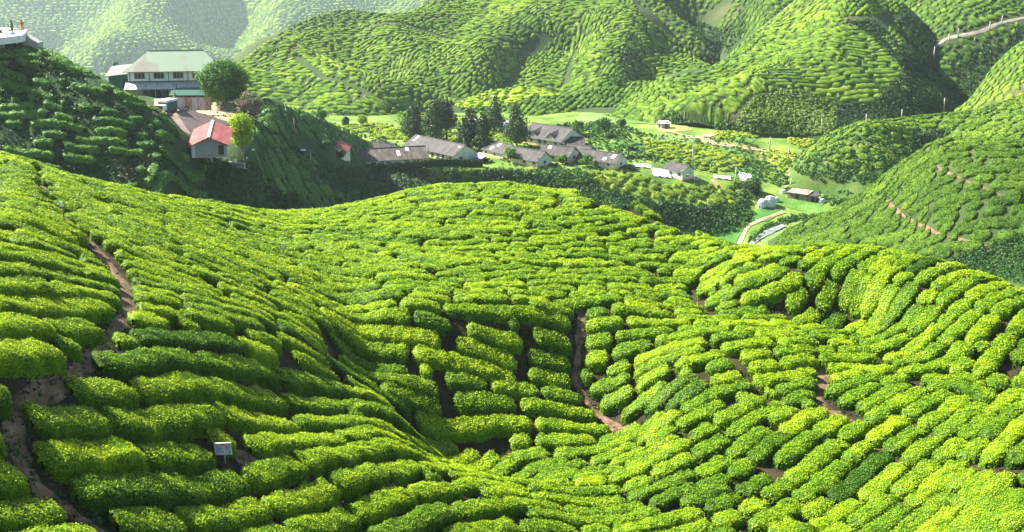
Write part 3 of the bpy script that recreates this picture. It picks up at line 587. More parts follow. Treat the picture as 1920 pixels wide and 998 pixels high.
hill_rows(J, (-25, 80, 328, 380), 1.5, .3, 1.4, .6, [(900,215,940,195),(980,215,1010,175),(1060,205,1085,180),(1120,200,1150,165),(1180,195,1215,155),(1240,200,1260,170)], (2, 7), .55, 7, 1, 68, tint=(.02,.45), w0=.005,
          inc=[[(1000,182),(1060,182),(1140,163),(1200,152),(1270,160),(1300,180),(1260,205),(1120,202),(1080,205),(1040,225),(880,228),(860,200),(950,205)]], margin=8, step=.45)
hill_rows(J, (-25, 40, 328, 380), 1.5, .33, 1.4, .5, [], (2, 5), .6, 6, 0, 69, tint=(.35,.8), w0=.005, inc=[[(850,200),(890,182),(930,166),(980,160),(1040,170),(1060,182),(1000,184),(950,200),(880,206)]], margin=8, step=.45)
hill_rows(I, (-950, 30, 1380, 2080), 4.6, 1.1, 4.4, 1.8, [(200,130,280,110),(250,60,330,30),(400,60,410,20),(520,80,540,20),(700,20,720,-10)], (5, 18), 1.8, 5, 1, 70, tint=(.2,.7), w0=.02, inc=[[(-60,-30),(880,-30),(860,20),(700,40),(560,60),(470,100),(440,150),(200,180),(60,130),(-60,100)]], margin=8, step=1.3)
NV = np.concatenate(BV); NQ = np.concatenate(BQ); print('distant tea verts', len(NV))
tag(np_mesh('tea_bushes', NV, NQ, [M['tea'], M['tea_far'], M['tea_mid']], {'tint': np.concatenate(BT), 'vigour': np.concatenate(BG)}, midx=np.concatenate(BM)), 'rows of smaller clipped tea bushes covering the shelf and all the farther hills', 'tea bushes', kind='stuff')
del BV, BQ, NV, NQ, LV, LQ
# ------------------------------------------------------------------ tracks, fields, stream
def strip(L, line, w, name, mat, dz=.07, step=6, kind='structure', wig=.12, flat=0.):
    P = [Vector((*q, 0)) for q in line]; pts = []
    for a, b in zip(P[:-1], P[1:]):
        n = max(1, int((b-a).length/step)); pts += [a.lerp(b, i/n) for i in range(n)]
    pts.append(P[-1]); W = np.array([L.pick(p.x, p.y) for p in pts]); 
    for _ in range(2): W[1:-1] = (W[:-2]+W[1:-1]*2+W[2:])/4
    d = np.gradient(W[:, :2], axis=0); d /= np.linalg.norm(d, axis=1)[:, None]+1e-9; nrm = np.stack([-d[:, 1], d[:, 0]], 1); nn = 5; V = []
    ww = w*(1+wig*np.sin(np.arange(len(W))*1.7)+wig*np.sin(np.arange(len(W))*.63))
    for j in range(nn): q = W[:, :2]+nrm*((j/(nn-1)-.5)*ww)[:, None]; V.append(np.stack([q[:, 0], q[:, 1], np.maximum(L.z(q[:, 0], q[:, 1])*(1-flat)+flat*L.z(W[:, 0], W[:, 1]), L.z(q[:, 0], q[:, 1]))+dz+(.02 if 0 < j < nn-1 else -.03)], -1))
    V = np.stack(V, 1); m = len(W); i = np.arange(m-1)[:, None]*nn+np.arange(nn-1)[None]
    return tag(np_mesh(name, V.reshape(-1, 3), np.stack([i, i+nn, i+nn+1, i+1], -1).reshape(-1, 4), mat, smooth=True), kind=kind)
def patch4(L, c, name, mat, dz=.06, n=14):
    c = np.array(c, float); V = []
    for i in range(n+1):
        for j in range(n+1):
            u, v = i/n, j/n; p = c[0]*(1-u)*(1-v)+c[1]*u*(1-v)+c[2]*u*v+c[3]*(1-u)*v
            p = p+np.array([1.2*math.sin(v*9+c[0][0])*(u*(1-u) < .01), .5*math.sin(u*11+c[0][1])*(v*(1-v) < .01)]); V.append(L.pick(*p))
    V = np.array(V); V[:, 2] = L.z(V[:, 0], V[:, 1])+dz; i = np.arange(n)[:, None]*(n+1)+np.arange(n)[None]
    return tag(np_mesh(name, V, np.stack([i, i+n+1, i+n+2, i+1], -1).reshape(-1, 4), mat, smooth=True), kind='structure')
def crop_mat(name, c, rot):
    m = noise_mat(name, c, .35, 6, bump=.5, bscale=5, bdist=.15); N, L = m.node_tree.nodes, m.node_tree.links; b = N['Principled BSDF']
    g = N.new('ShaderNodeNewGeometry'); mp = N.new('ShaderNodeMapping'); mp.inputs['Rotation'].default_value = (0, 0, R(rot)); w = N.new('ShaderNodeTexWave'); w.inputs['Scale'].default_value = .45; w.inputs['Distortion'].default_value = 1.2
    L.new(g.outputs['Position'], mp.inputs[0]); L.new(mp.outputs[0], w.inputs[0]); mx = N.new('ShaderNodeMix'); mx.data_type = 'RGBA'; mx.blend_type = 'MULTIPLY'; mx.inputs[0].default_value = .16
    L.new(b.inputs['Base Color'].links[0].from_socket, mx.inputs[6]); L.new(w.outputs['Color'], mx.inputs[7]); L.new(mx.outputs[2], b.inputs['Base Color']); return m
M['crop1'] = crop_mat('vegetable_bed', [(.05,.14,.02),(.10,.22,.035),(.16,.29,.06)], 20)
M['crop2'] = crop_mat('vegetable_bed_pale', [(.09,.18,.04),(.16,.27,.07),(.24,.33,.12)], 65)
M['crop3'] = crop_mat('vegetable_bed_deep', [(.03,.12,.02),(.055,.17,.03),(.09,.22,.04)], -30)
M['dirt'] = noise_mat('track_earth', [(.22,.15,.09),(.36,.26,.16),(.50,.38,.26)], .5, 7, bump=.4, bscale=3)
M['dirt_red'] = noise_mat('red_earth', [(.20,.09,.045),(.34,.17,.09),(.45,.27,.15)], .4, 7, bump=.5, bscale=3)
M['roadgrey'] = noise_mat('gravel_road', [(.16,.14,.12),(.26,.23,.20),(.36,.33,.29)], .5, 6)
M['water'] = noise_mat('stream_water', [(.10,.13,.12),(.22,.25,.25),(.35,.38,.38)], .8, 4, rough=.12, bump=.3, bscale=5, spec=.5)
M['straw'] = noise_mat('dry_grass_ground', [(.12,.17,.03),(.24,.27,.07),(.36,.32,.12)], .3, 7, bump=.6, bscale=4)
strip(A, PATH1, .6, 'footpath', M['path'], .03, 12, wig=.22); strip(A, PATH2, .45, 'footpath', M['path'], .03, 10, wig=.3)
sv = []; sq = []; sr2 = np.random.default_rng(5)
for P_, n_, wd in ((PATH1, 420, .5), (PATH2, 110, .3)):
    W_ = np.array([A.pick(*q) for q in P_]); cu = np.concatenate([[0], np.cumsum(np.linalg.norm(np.diff(W_[:, :2], axis=0), axis=1))])
    for k in range(n_):
        f = sr2.uniform(0, cu[-1]); x = np.interp(f, cu, W_[:, 0])+sr2.normal(0, wd); y = np.interp(f, cu, W_[:, 1])+sr2.normal(0, wd*.6); z = float(A.z(x, y))+.035; a_ = sr2.uniform(.015, .06); b_ = len(sv)
        oc = np.array([(1,0,0),(0,1,0),(-1,0,0),(0,-1,0),(0,0,.8),(0,0,-.8)])*a_*sr2.uniform(.6, 1.3, (6, 3))+(x, y, z); sv += [tuple(q) for q in oc]
        for i_ in range(4): sq += [(b_+i_, b_+(i_+1) % 4, b_+4, b_+4), (b_+(i_+1) % 4, b_+i_, b_+5, b_+5)]
gm = bpy.data.meshes.new('gravel'); gm.from_pydata(sv, [], [q[:3] for q in sq]); gm.materials.append(noise_mat('stone', [(.10,.085,.07),(.24,.21,.18),(.42,.38,.33)], 5)); go = link(bpy.data.objects.new('gravel', gm)); tag(go, 'loose stones and clods scattered along the footpaths', 'gravel', kind='stuff')
strip(A, [(438,858),(470,866),(495,875)], 1.1, 'bare_ground', M['path'], .03, 8)
strip(A, [(1545,690),(1532,730),(1535,768),(1590,795)], .9, 'bare_ground', M['path'], .03, 8, wig=.3)
strip(D, [(1655,375),(1700,410),(1760,440),(1825,455),(1880,470)], .32, 'footpath', M['path'], .05, 8, wig=.3)
strip(D, [(1750,312),(1800,335),(1880,368)], .3, 'footpath', M['path'], .05, 8, wig=.3)
strip(C, [(1285,258),(1318,258),(1330,268),(1370,274),(1420,281)], 2.6, 'dirt_road', M['dirt'], .15, 5)
strip(C, [(1318,258),(1340,252),(1375,246),(1420,243),(1500,244)], 2.0, 'dirt_road', M['dirt'], .15, 6)
strip(C, [(1420,281),(1470,292),(1500,303),(1528,318),(1505,308),(1486,315),(1482,328),(1494,338),(1508,344)], 1.5, 'dirt_road', M['dirt'], .17, 4)
strip(C, [(1530,340),(1505,344),(1490,349),(1470,354)], 1.5, 'dirt_road', M['dirt'], .19, 4)
strip(C, [(1232,238),(1245,245),(1270,250),(1290,258)], 1.0, 'footpath', M['dirt'], .15, 6)
strip(C, [(1335,338),(1352,352),(1362,362)], .9, 'footpath', M['dirt'], .15, 5); strip(C, [(760,250),(800,251),(830,249)], 2.0, 'dirt_road', M['dirt_red'], .15, 6)
strip(G, [(1705,126),(1738,119),(1740,100),(1748,92),(1775,72),(1815,65),(1845,58),(1870,45),(1900,38),(1960,26)], 1.0, 'hill_road', M['roadgrey'], .1, 5)
strip(G, [(1732,165),(1745,180),(1758,210)], 1.0, 'hill_road', M['roadgrey'], .1, 5)
strip(C, [(1402,470),(1412,455),(1430,443),(1450,432),(1470,424)], 1.5, 'stream', M['water'], .22, 4)
strip(C, [(1380,470),(1392,445),(1402,425),(1430,412),(1470,398)], .9, 'footpath', M['dirt'], .15, 5)
for q, mt in [(((1340,475),(1378,460),(1400,425),(1330,430)), 'crop3'), (((1400,412),(1440,416),(1470,394),(1430,388)), 'crop3'), (((1455,385),(1520,400),(1548,382),(1470,372)), 'crop1'), (((1490,410),(1560,414),(1590,392),(1520,388)), 'crop1'),
              (((1405,470),(1470,470),(1490,425),(1445,440)), 'crop2'), (((1480,445),(1540,440),(1560,420),(1500,422)), 'crop2'), (((1310,300),(1380,320),(1400,296),(1330,280)), 'crop2'), (((1300,282),(1350,290),(1400,280),(1330,268)), 'crop1'),
              (((1220,262),(1290,275),(1310,262),(1240,250)), 'crop2'), (((1350,330),(1410,338),(1425,318),(1390,310)), 'crop1'), (((1075,228),(1150,232),(1160,215),(1090,211)), 'crop2'), (((1165,230),(1228,234),(1230,216),(1170,210)), 'crop1'),
              (((1240,250),(1225,236),(1270,225),(1300,245)), 'straw'), (((630,240),(700,242),(740,236),(640,228)), 'crop2'), (((1420,300),(1460,310),(1470,292),(1425,285)), 'straw'), (((1360,262),(1410,268),(1420,258),(1370,255)), 'crop1'),
              (((1600,336),(1680,345),(1700,325),(1640,318)), 'crop1')]: patch4(C, q, 'vegetable_field', M[mt], .08+.0013*(q[0][0] % 17))
patch4(B, ((285,215),(350,218),(345,190),(290,186)), 'yard', M['dirt'], .12); patch4(B, ((350,222),(460,232),(470,195),(350,192)), 'yard', M['dirt'], .11)
# ------------------------------------------------------------------ scrub and weeds: uncountable ground cover
M['scrub'] = leaf_mat('scrub_leaf', [(.008,.03,.006),(.02,.075,.012),(.05,.14,.02),(.12,.23,.03),(.24,.33,.06)], trans=.25, patch=.2, pscale=.15)
SV_, ST_, SG_ = [], [], []; sr = np.random.default_rng(77)
def scrub(L, poly, n, h0, h1, tint=.3, leaf=1.9, per=16, spread=.5):
    xs = [p[0] for p in poly]; ys = [p[1] for p in poly]; k = 0; t = 0
    while k < n and t < n*8:
        t += 1; px, py = sr.uniform(min(xs), max(xs)), sr.uniform(min(ys), max(ys))
        if not inpoly(px, py, poly): continue
        p = L.pick(px, py); h = sr.uniform(h0, h1); s = max(.1, leaf*p[1]/(F*1024/1920)); m = int(per*sr.uniform(.6, 1.4)); d = sr.normal(0, 1, (m, 3)); d[:, 2] = abs(d[:, 2]); d /= np.linalg.norm(d, axis=1)[:, None]
        c = p+d*np.array([h*1.0, h*1.0, h])*sr.uniform(.5, 1, (m, 1)); V, _ = leaf_quads(c, d, np.full(m, s), sr, up=.2, spread=spread); SV_.append(V); ST_.append(np.clip(tint+sr.normal(0, .13, m).repeat(4), 0, 1)); SG_.append(np.full(4*m, sr.normal(0, .08))); k += 1
scrub(C, [(690,322),(800,318),(1000,318),(1095,322),(1120,345),(1110,400),(1000,400),(700,410),(650,390),(665,330)], 1500, .4, 1.0, .34)
scrub(C, [(985,322),(1090,318),(1120,340),(1080,352),(1000,345)], 160, .5, 1.2, .5)
scrub(C, [(1105,350),(1200,372),(1300,388),(1400,382),(1412,400),(1395,430),(1340,440),(1240,425),(1150,395)], 900, .5, 1.2, .32)
scrub(C, [(1375,345),(1420,345),(1425,372),(1400,392),(1380,380)], 120, .5, 1.3, .25)
scrub(C, [(1400,455),(1420,430),(1480,405),(1560,400),(1570,410),(1490,415),(1440,430),(1420,455)], 160, .3, .8, .3)
scrub(A, [(1086,362),(1130,366),(1185,390),(1150,396),(1092,378)], 160, .25, .6, .2); scrub(A, [(1200,412),(1290,440),(1330,462),(1240,436)], 60, .2, .5, .3)
LT = [(0,304),(300,392),(600,400),(850,360),(1080,365),(1370,475),(1600,475),(1920,563),(1920,998),(0,998)]
scrub(A, LT, 9000, .05, .26, .15, leaf=1.3, per=7)
scrub(B, [(385,300),(470,300),(520,350),(600,390),(560,400),(400,392),(372,360)], 700, .2, .6, .2); scrub(B, [(0,90),(70,105),(260,200),(345,330),(200,350),(0,280)], 650, .15, .4, .12)
scrub(B, [(465,215),(560,280),(660,320),(700,360),(640,360),(520,290)], 350, .25, .8, .25); scrub(B, [(330,195),(470,180),(490,230),(430,260)], 120, .3, .9, .3); scrub(B, [(0,100),(60,100),(100,125),(0,140)], 160, .2, .5, .2)
scrub(Fh, [(1380,250),(1570,255),(1570,190),(1500,168),(1420,178),(1385,215)], 1500, .2, .6, .98, leaf=1.6); scrub(Fh, [(1560,255),(1740,225),(1740,180),(1690,135),(1640,190),(1565,200)], 1300, .4, 1.0, .15, leaf=1.6)
scrub(Fh, [(1590,40),(1640,75),(1690,125),(1740,150),(1745,120),(1700,100),(1640,40)], 420, .4, 1.0, .15, leaf=1.6); scrub(Fh, [(1225,205),(1270,245),(1385,245),(1380,225),(1310,240),(1240,195)], 200, .3, .8, .45, leaf=1.6)
scrub(E, [(1708,250),(1770,242),(1775,290),(1700,330)], 300, .4, 1.0, .12); scrub(E, [(1500,250),(1620,190),(1700,260),(1700,345),(1540,340),(1480,320)], 700, .3, .8, .4)
scrub(D, [(1800,480),(1920,440),(1925,535),(1860,520),(1760,500)], 500, .3, .8, .3); scrub(G, [(1690,150),(1800,165),(1860,120),(1920,80),(1920,100),(1830,180),(1760,200)], 420, .5, 1.2, .25, leaf=1.6)
scrub(H2, [(1280,40),(1400,60),(1390,140),(1340,110)], 420, .6, 1.5, .2, leaf=1.5); scrub(H, [(840,215),(1080,208),(1250,190),(1250,160),(1130,170),(1000,195)], 300, .5, 1.1, .3, leaf=1.6); scrub(H, [(480,205),(840,222),(830,232),(470,225)], 260, .5, 1.2, .35, leaf=1.6); scrub(H, [(1180,60),(1205,90),(1180,165),(1130,172),(1110,160),(1165,115)], 260, .4, .9, .35, leaf=1.6)
scrub(D, [(1440,470),(1490,420),(1600,370),(1700,290),(1780,260),(1790,300),(1600,420),(1480,475)], 350, .2, .5, .35, leaf=1.6); scrub(C, [(560,330),(700,330),(760,345),(760,420),(560,420)], 300, .3, .8, .22); scrub(B, [(740,300),(870,312),(870,400),(740,400)], 400, .3, .8, .22); scrub(B, [(620,320),(700,310),(765,330),(800,400),(620,405)], 600, .3, .8, .2); scrub(C, [(690,312),(800,320),(800,395),(660,400)], 500, .3, .8, .22); scrub(Fh, [(1680,10),(1760,60),(1800,190),(1740,225),(1690,130)], 700, .4, 1.0, .2, leaf=1.6); scrub(G, [(1270,0),(1400,-10),(1400,60),(1345,120),(1300,60)], 420, .5, 1.2, .25, leaf=1.5); scrub(G, [(1700,60),(1800,100),(1860,80),(1930,40),(1930,90),(1800,200),(1740,180)], 500, .4, 1.0, .25, leaf=1.6); scrub(C, [(740,300),(740,250),(900,240),(1200,262),(1240,300),(1180,325),(1000,315)], 700, .15, .5, .45); scrub(C, [(600,232),(1050,236),(1200,250),(1390,262),(1480,300),(1660,330),(1600,400),(1480,360),(1400,330),(1200,300),(1000,250),(620,262)], 2600, .15, .5, .5)
scrub(C, [(1040,232),(1150,236),(1215,250),(1130,262),(1050,252)], 260, .4, 1.2, .35); scrub(C, [(1550,355),(1660,360),(1640,400),(1570,395)], 200, .3, 1.0, .5)
SVa = np.concatenate(SV_); tag(np_mesh('scrub', SVa, np.arange(len(SVa)).reshape(-1, 4), M['scrub'], {'tint': np.concatenate(ST_), 'vigour': np.concatenate(SG_)}), 'tangled weeds, ferns and low scrub growing on the banks between the tea', 'scrub', kind='stuff'); print('scrub leaves', len(SVa)//4)
# ------------------------------------------------------------------ trees and plants
M['bark'] = noise_mat('bark', [(.06,.045,.03),(.13,.10,.07),(.22,.18,.13)], 3, 6, bump=.6, bscale=12)
M['bark_pale'] = noise_mat('pale_bark', [(.22,.20,.16),(.38,.35,.29)], 3, 6, bump=.4, bscale=12)
M['leaf_dark'] = leaf_mat('dark_tree_leaf', [(.010,.03,.008),(.026,.065,.016),(.055,.12,.026),(.11,.18,.04)], trans=.15, patch=.15, pscale=.4)
M['leaf_mid'] = leaf_mat('tree_leaf', [(.015,.05,.008),(.045,.13,.014),(.12,.25,.02),(.26,.40,.03)], trans=.3, patch=.15, pscale=.4)
M['leaf_yellow'] = leaf_mat('yellow_green_tree_leaf', [(.06,.13,.008),(.20,.33,.01),(.40,.52,.015),(.55,.62,.03)], trans=.35, patch=.15, pscale=.4)
M['leaf_pink'] = leaf_mat('flowering_leaf', [(.02,.06,.015),(.05,.13,.03),(.12,.18,.06),(.35,.12,.30),(.45,.20,.42)], trans=.25, patch=.1, pscale=.4)
def tree(L, px, base, top, wpx, kind, mat, label, name='tree', cat='tree', group=None, seed=1, Y=None, bark='bark', tint=(.35,.7), clump=None, dens=1.0, trunkf=.25):
    p = L.pick(px, base) if Y is None else at(px, base, Y); D = p[1]*CT-p[2]*ST; h = (base-top)/F*D*1.02; w = wpx/F*D; r = np.random.default_rng(seed); rt = empty(name, p, 0, label, cat, group); tr = MB(); hz0 = h*trunkf
    lean = r.normal(0, .03*h, 2); tr.tube([(0,0,-.3),(lean[0]*.3,lean[1]*.3,hz0),(lean[0],lean[1],h*(.8 if kind != 'conifer' else .96))], [max(.07,h*.028), max(.06,h*.022), .03], 7)
    for k in range(7):
        a = r.uniform(0, 6.28); z0 = hz0+(h*.75-hz0)*r.uniform(0, .6); q = w*.36*r.uniform(.6, 1); tr.tube([(lean[0]*.5,lean[1]*.5,z0),(math.cos(a)*q*.5,math.sin(a)*q*.5,z0+q*.45),(math.cos(a)*q,math.sin(a)*q,z0+q*.8)], [h*.014+.02, h*.010+.015, .02], 5)
    tr.build('trunk', M[bark], rt, smooth=True); ls = max(.13, 1.75*D/(F*1024/1920)); cs = []
    if kind == 'conifer':                     # drooping tiers of ragged boughs round a tall stem
        n = int(46*dens); 
        for k in range(n):
            f = (k+.5)/n; z = hz0+(h-hz0)*f; rad = w*.58*(min(1, f/.15)**.6)*(1-f)**.45*r.uniform(.55, 1.25)+w*.03; a = k*2.4+r.uniform(-.5, .5); cs.append((math.cos(a)*rad*.62+lean[0]*f, math.sin(a)*rad*.62+lean[1]*f, z, max(w*.11, rad*.5)))
    else:
        n = int((clump or 46)*dens); ce = (h-hz0)/2; cz_ = hz0+ce
        for k in range(n):
            d = r.normal(0, 1, 3); d /= np.linalg.norm(d); q = r.uniform(.45, .84)**.6*.82; 
            if kind == 'column': cs.append((d[0]*w*.33*q, d[1]*w*.33*q, cz_+d[2]*ce*q*.92, w*.21*r.uniform(.7, 1.15)))
            else: cs.append((d[0]*w*.44*q*r.uniform(.85, 1.1), d[1]*w*.44*q, cz_+d[2]*ce*q*.9-(.06*h if d[2] < 0 else 0), w*.13*r.uniform(.7, 1.3)))
    VV = []; TT = []
    for cx_, cy_, cz_, cr in cs:
        m = int(min(420, max(14, (cr/ls)**2*9*r.uniform(.7, 1.2)))); d = r.normal(0, 1, (m, 3)); d[:, 2] += .25; d /= np.linalg.norm(d, axis=1)[:, None]
        c = np.array([cx_, cy_, cz_])+d*cr*np.array([1.1, 1.1, .8])*r.uniform(.55, 1.12, (m, 1)); V, _ = leaf_quads(c, d, np.full(m, ls), r, up=.15, spread=.55); VV.append(V); TT.append(np.clip(r.uniform(tint[0], tint[1], m)+r.normal(0, .07), 0, 1).repeat(4))
    V = np.concatenate(VV); np_mesh('crown', V, np.arange(len(V)).reshape(-1, 4), M[mat], {'tint': np.concatenate(TT), 'vigour': np.zeros(len(V))}, parent=rt); return rt
tree(B, 422, 200, 109, 112, 'round', 'leaf_mid', 'big round dense tree beside the green roofed building', seed=2, clump=130, tint=(.22,.7), trunkf=.07)
tree(B, 455, 300, 204, 58, 'column', 'leaf_yellow', 'bright yellow green tree right of the red roofed hut', seed=3, bark='bark_pale', clump=70, tint=(.35,.85), trunkf=.14)
tree(B, 470, 232, 170, 62, 'round', 'leaf_pink', 'flowering bush with mauve blossoms behind the yellow green tree', name='flowering_shrub', cat='shrub', seed=4, clump=60, tint=(.1,.9), trunkf=.08)
tree(B, 224, 185, 110, 34, 'round', 'leaf_dark', 'dark bushy tree at the left end of the green roof', seed=5, Y=225, trunkf=.1)
tree(B, 322, 215, 182, 13, 'conifer', 'leaf_dark', 'slim dark young conifer in front of the building yard', seed=6, trunkf=.1)
tree(B, 350, 212, 196, 30, 'round', 'leaf_pink', 'low greyish pink bush behind the brown roofed house', name='shrub', cat='shrub', seed=7, trunkf=.05, tint=(.2,.6), clump=20)
tree(B, 330, 193, 171, 18, 'round', 'leaf_pink', 'small russet bush under the dark green awning', name='shrub', cat='shrub', seed=8, trunkf=.1, tint=(.3,.6), clump=16)
tree(B, 2, 60, 22, 22, 'round', 'leaf_dark', 'dark tree standing at the left end of the white terrace', seed=9, trunkf=.1)
for i, a in enumerate([(778,262,203,44,'dark shaggy conifer, leftmost of the tall ones behind the long roof'),(815,268,192,44,'tall shaggy conifer with pale green tips, second from left behind the long roof'),(838,266,190,38,'tall dark conifer with a bare lower stem behind the long roof'),
    (880,282,206,46,'broad dark conifer in front of the white shed behind the village'),(905,286,214,38,'narrow dark conifer touching the broad dark one on its right'),(927,248,183,34,'pale thin conifer left of the small blue walled shed'),(970,276,197,42,'slender grey green conifer at the end of the dormered long house')]):
    tree(C, a[0], a[1], a[2], a[3], 'conifer', 'leaf_dark', a[4], name='conifer', group='tall conifers behind the village', seed=20+i, dens=1.5, trunkf=.10 if i != 2 else .32, tint=(.2,.75) if i in (1, 5, 6) else (.1,.5))
for i, a in enumerate([(758,250,202,38,'leaf_yellow','bright leafy tree behind the leftmost dark conifer',(.1,.5)),(680,238,213,26,'leaf_yellow','small round light green tree in the pale meadow',(.2,.6)),(604,228,204,32,'leaf_mid','dusky tree on the left spur skyline',(.2,.5)),(648,236,218,20,'leaf_dark','small dark tree left of the round light green one',(.3,.6)),
    (712,284,258,48,'leaf_mid','spreading pale green tree beside the dark hipped roof',(.35,.75)),(957,305,273,34,'leaf_mid','small green tree in front of the village houses',(.4,.75)),(1083,256,222,30,'leaf_mid','rounded green tree behind the village banana plants',(.3,.6)),(1130,258,216,42,'leaf_mid','open grey green tree with a visible trunk above the banana grove',(.15,.5)),
    (1100,312,288,34,'leaf_mid','straggly tree growing before the right hand village house',(.35,.75)),(1055,308,288,26,'leaf_mid','pale bush at the corner of a village gable',(.5,.8)),(1165,240,222,26,'leaf_dark','dark bush at the edge of the upper field',(.4,.8)),(1185,282,268,22,'leaf_dark','round dark shrub right of the banana grove',(.3,.6)),
    (1410,362,333,44,'leaf_dark','grey green tree over the white wrapped stack',(.4,.9)),(1256,168,146,22,'leaf_mid','small tree on the crest of the low tea spur',(.4,.7)),(1157,165,142,22,'leaf_mid','light feathery tree on the low spur crest',(.4,.7)),(678,345,315,40,'leaf_mid','loose shrub below the orange gable',(.15,.5)),
    (638,300,278,24,'leaf_dark','dark bush left of the small red roofed house',(.4,.8)),(610,290,258,26,'leaf_mid','pale bush on the spur beside the water tank',(.15,.5)),(718,268,255,18,'leaf_dark','small dark bush left of the dark hipped roof',(.3,.6)),(1145,395,372,34,'leaf_mid','weedy shrub on the edge of the tea shelf',(.2,.5))]):
    Lr = B if a[0] in (604, 610, 638) else (J if a[0] in (1256, 1157) else C); tree(Lr, a[0], a[1], a[2], a[3], 'round', a[4], a[5], seed=50+i, tint=a[6], clump=34, trunkf=.22 if a[1]-a[2] > 24 else .1)
M['banana'] = leaf_mat('banana_leaf', [(.02,.08,.015),(.05,.16,.025),(.11,.26,.04),(.20,.35,.08)], trans=.3, patch=.1)
def banana(L, px, base, hpx, label, seed, group='banana plants among the village houses'):
    p = L.pick(px, base); D = p[1]*CT-p[2]*ST; h = hpx/F*D; r = np.random.default_rng(seed); rt = empty('banana_plant', p, 0, label, 'banana plant', group)
    MB().tube([(0,0,-.2),(.03,.02,h*.35),(.05,.0,h*.55)], [h*.07, h*.055, h*.03], 7).build('stem', M['bark_pale'], rt, smooth=True); V = []; Q = []; T = []
    for k in range(11):
        a = k*2.4+r.uniform(-.4, .4); el = r.uniform(.5, 1.25); Ln = h*r.uniform(.5, .8); n = 7; w0 = h*.085; b = len(V); tt = r.uniform(.25, .75)
        for i in range(n):
            f = i/(n-1); s = f*Ln; hz = math.cos(el)*s+.12*Ln*f*f; z = h*.5+math.sin(el)*s-.62*Ln*f**2.2; w = w0*(math.sin(math.pi*min(1, f*.92+.08))**.6+.05)
            for sg in (-1, 0, 1): V.append((math.cos(a)*hz-math.sin(a)*w*sg, math.sin(a)*hz+math.cos(a)*w*sg, z-(abs(sg)*w*.35))); T.append(tt+r.normal(0, .05))
        for i in range(n-1):
            for j in range(2): Q.append((b+i*3+j, b+i*3+j+1, b+i*3+j+4, b+i*3+j+3))
    np_mesh('foliage', np.array(V), np.array(Q), M['banana'], {'tint': np.clip(T, 0, 1), 'vigour': np.zeros(len(V))}, parent=rt)
banana(B, 385, 296, 40, 'dark banana plant before the red roofed hut, left of the pair', 1, 'banana plants by the hut'); banana(B, 403, 298, 38, 'dark banana plant before the red roofed hut, right of the pair', 2, 'banana plants by the hut')
for i, (x, y, hp, w) in enumerate([(1105,278,22,'leftmost, beside the dormered long roof'),(1122,290,24,'second, behind the straggly tree'),(1142,292,32,'tall one left of centre'),(1160,293,36,'tallest in the middle of the grove'),(1178,292,34,'tall one right of centre'),(1194,294,30,'second from the right edge of the grove'),(1207,292,24,'rightmost of the grove')]):
    banana(C, x, y, hp, 'banana plant in the village grove, '+w, 10+i)
for i, (x, y, hp, w) in enumerate([(1030,246,13,'left'),(1045,247,15,'middle'),(1060,248,14,'right')]): banana(C, x, y, hp, 'small banana plant behind the dormered roof, '+w+' of three', 30+i)
for i, (x, y, hp, w) in enumerate([(1578,368,18,'leftmost'),(1592,372,20,'second from left'),(1607,374,18,'third from left'),(1620,370,15,'rightmost')]): banana(C, x, y, hp, 'banana plant at the foot of the right hill, '+w, 40+i, 'banana plants at the foot of the right hill')
# ------------------------------------------------------------------ buildings
def wall_mat(name, c, spot=.25): return noise_mat(name, [tuple(q*(1-spot) for q in c), c, tuple(min(1, q*1.08) for q in c)], 1.2, 6, rough=.9)
def roof_mat(name, cols, sc=.8): return noise_mat(name, cols, sc, 6, rough=.75, stretch=(2.2, .35, 1), spec=.25)
M['cream'] = wall_mat('cream_render', (.78,.72,.50)); M['pale'] = wall_mat('shade_toned_render', (.66,.72,.60)); M['ochre'] = wall_mat('ochre_render', (.72,.42,.20)); M['white'] = wall_mat('white_render', (.80,.80,.78), .12)  # pale carries the greenish shade of walls turned from the sun in its colour
M['greyw'] = wall_mat('grey_render', (.42,.42,.40)); M['grey_roof'] = roof_mat('aged_grey_roof', [(.028,.027,.03),(.058,.055,.058),(.105,.10,.10)]); M['brown_roof'] = roof_mat('aged_brown_roof', [(.045,.038,.032),(.10,.088,.075),(.18,.16,.14)])
M['red_roof'] = roof_mat('red_metal_roof', [(.17,.03,.03),(.25,.06,.06),(.33,.13,.12)]); M['maroon_roof'] = roof_mat('brown_tile_roof', [(.10,.07,.065),(.17,.12,.11),(.24,.18,.16)])
M['glass'] = noise_mat('dark_window', [(.015,.02,.025),(.04,.05,.06)], 2, rough=.15, spec=.5); M['frame'] = wall_mat('window_frame', (.55,.55,.50)); M['door'] = noise_mat('door_paint', [(.10,.16,.22),(.14,.22,.30)], 2); M['sheet'] = noise_mat('translucent_roof_sheet', [(.55,.56,.58),(.75,.76,.78)], 2)
M['zinc'] = roof_mat('zinc_sheet', [(.22,.22,.22),(.38,.38,.39),(.55,.55,.56)], 1.5); M['plank'] = roof_mat('weathered_plank', [(.10,.075,.05),(.22,.17,.12),(.34,.28,.21)], 1.5); M['plastic'] = noise_mat('white_plastic', [(.55,.58,.60),(.80,.82,.84)], 1.5, rough=.4, bump=.5, bscale=4)
M['blue'] = noise_mat('blue_sheet', [(.04,.16,.45),(.08,.28,.62)], 2, rough=.5); M['metal'] = noise_mat('galvanised', [(.35,.35,.34),(.5,.5,.48)], 3, rough=.5); M['concrete'] = wall_mat('concrete', (.45,.44,.41)); M['rust'] = roof_mat('rusty_sheet', [(.16,.08,.05),(.28,.22,.19),(.40,.37,.35)], 1.2)
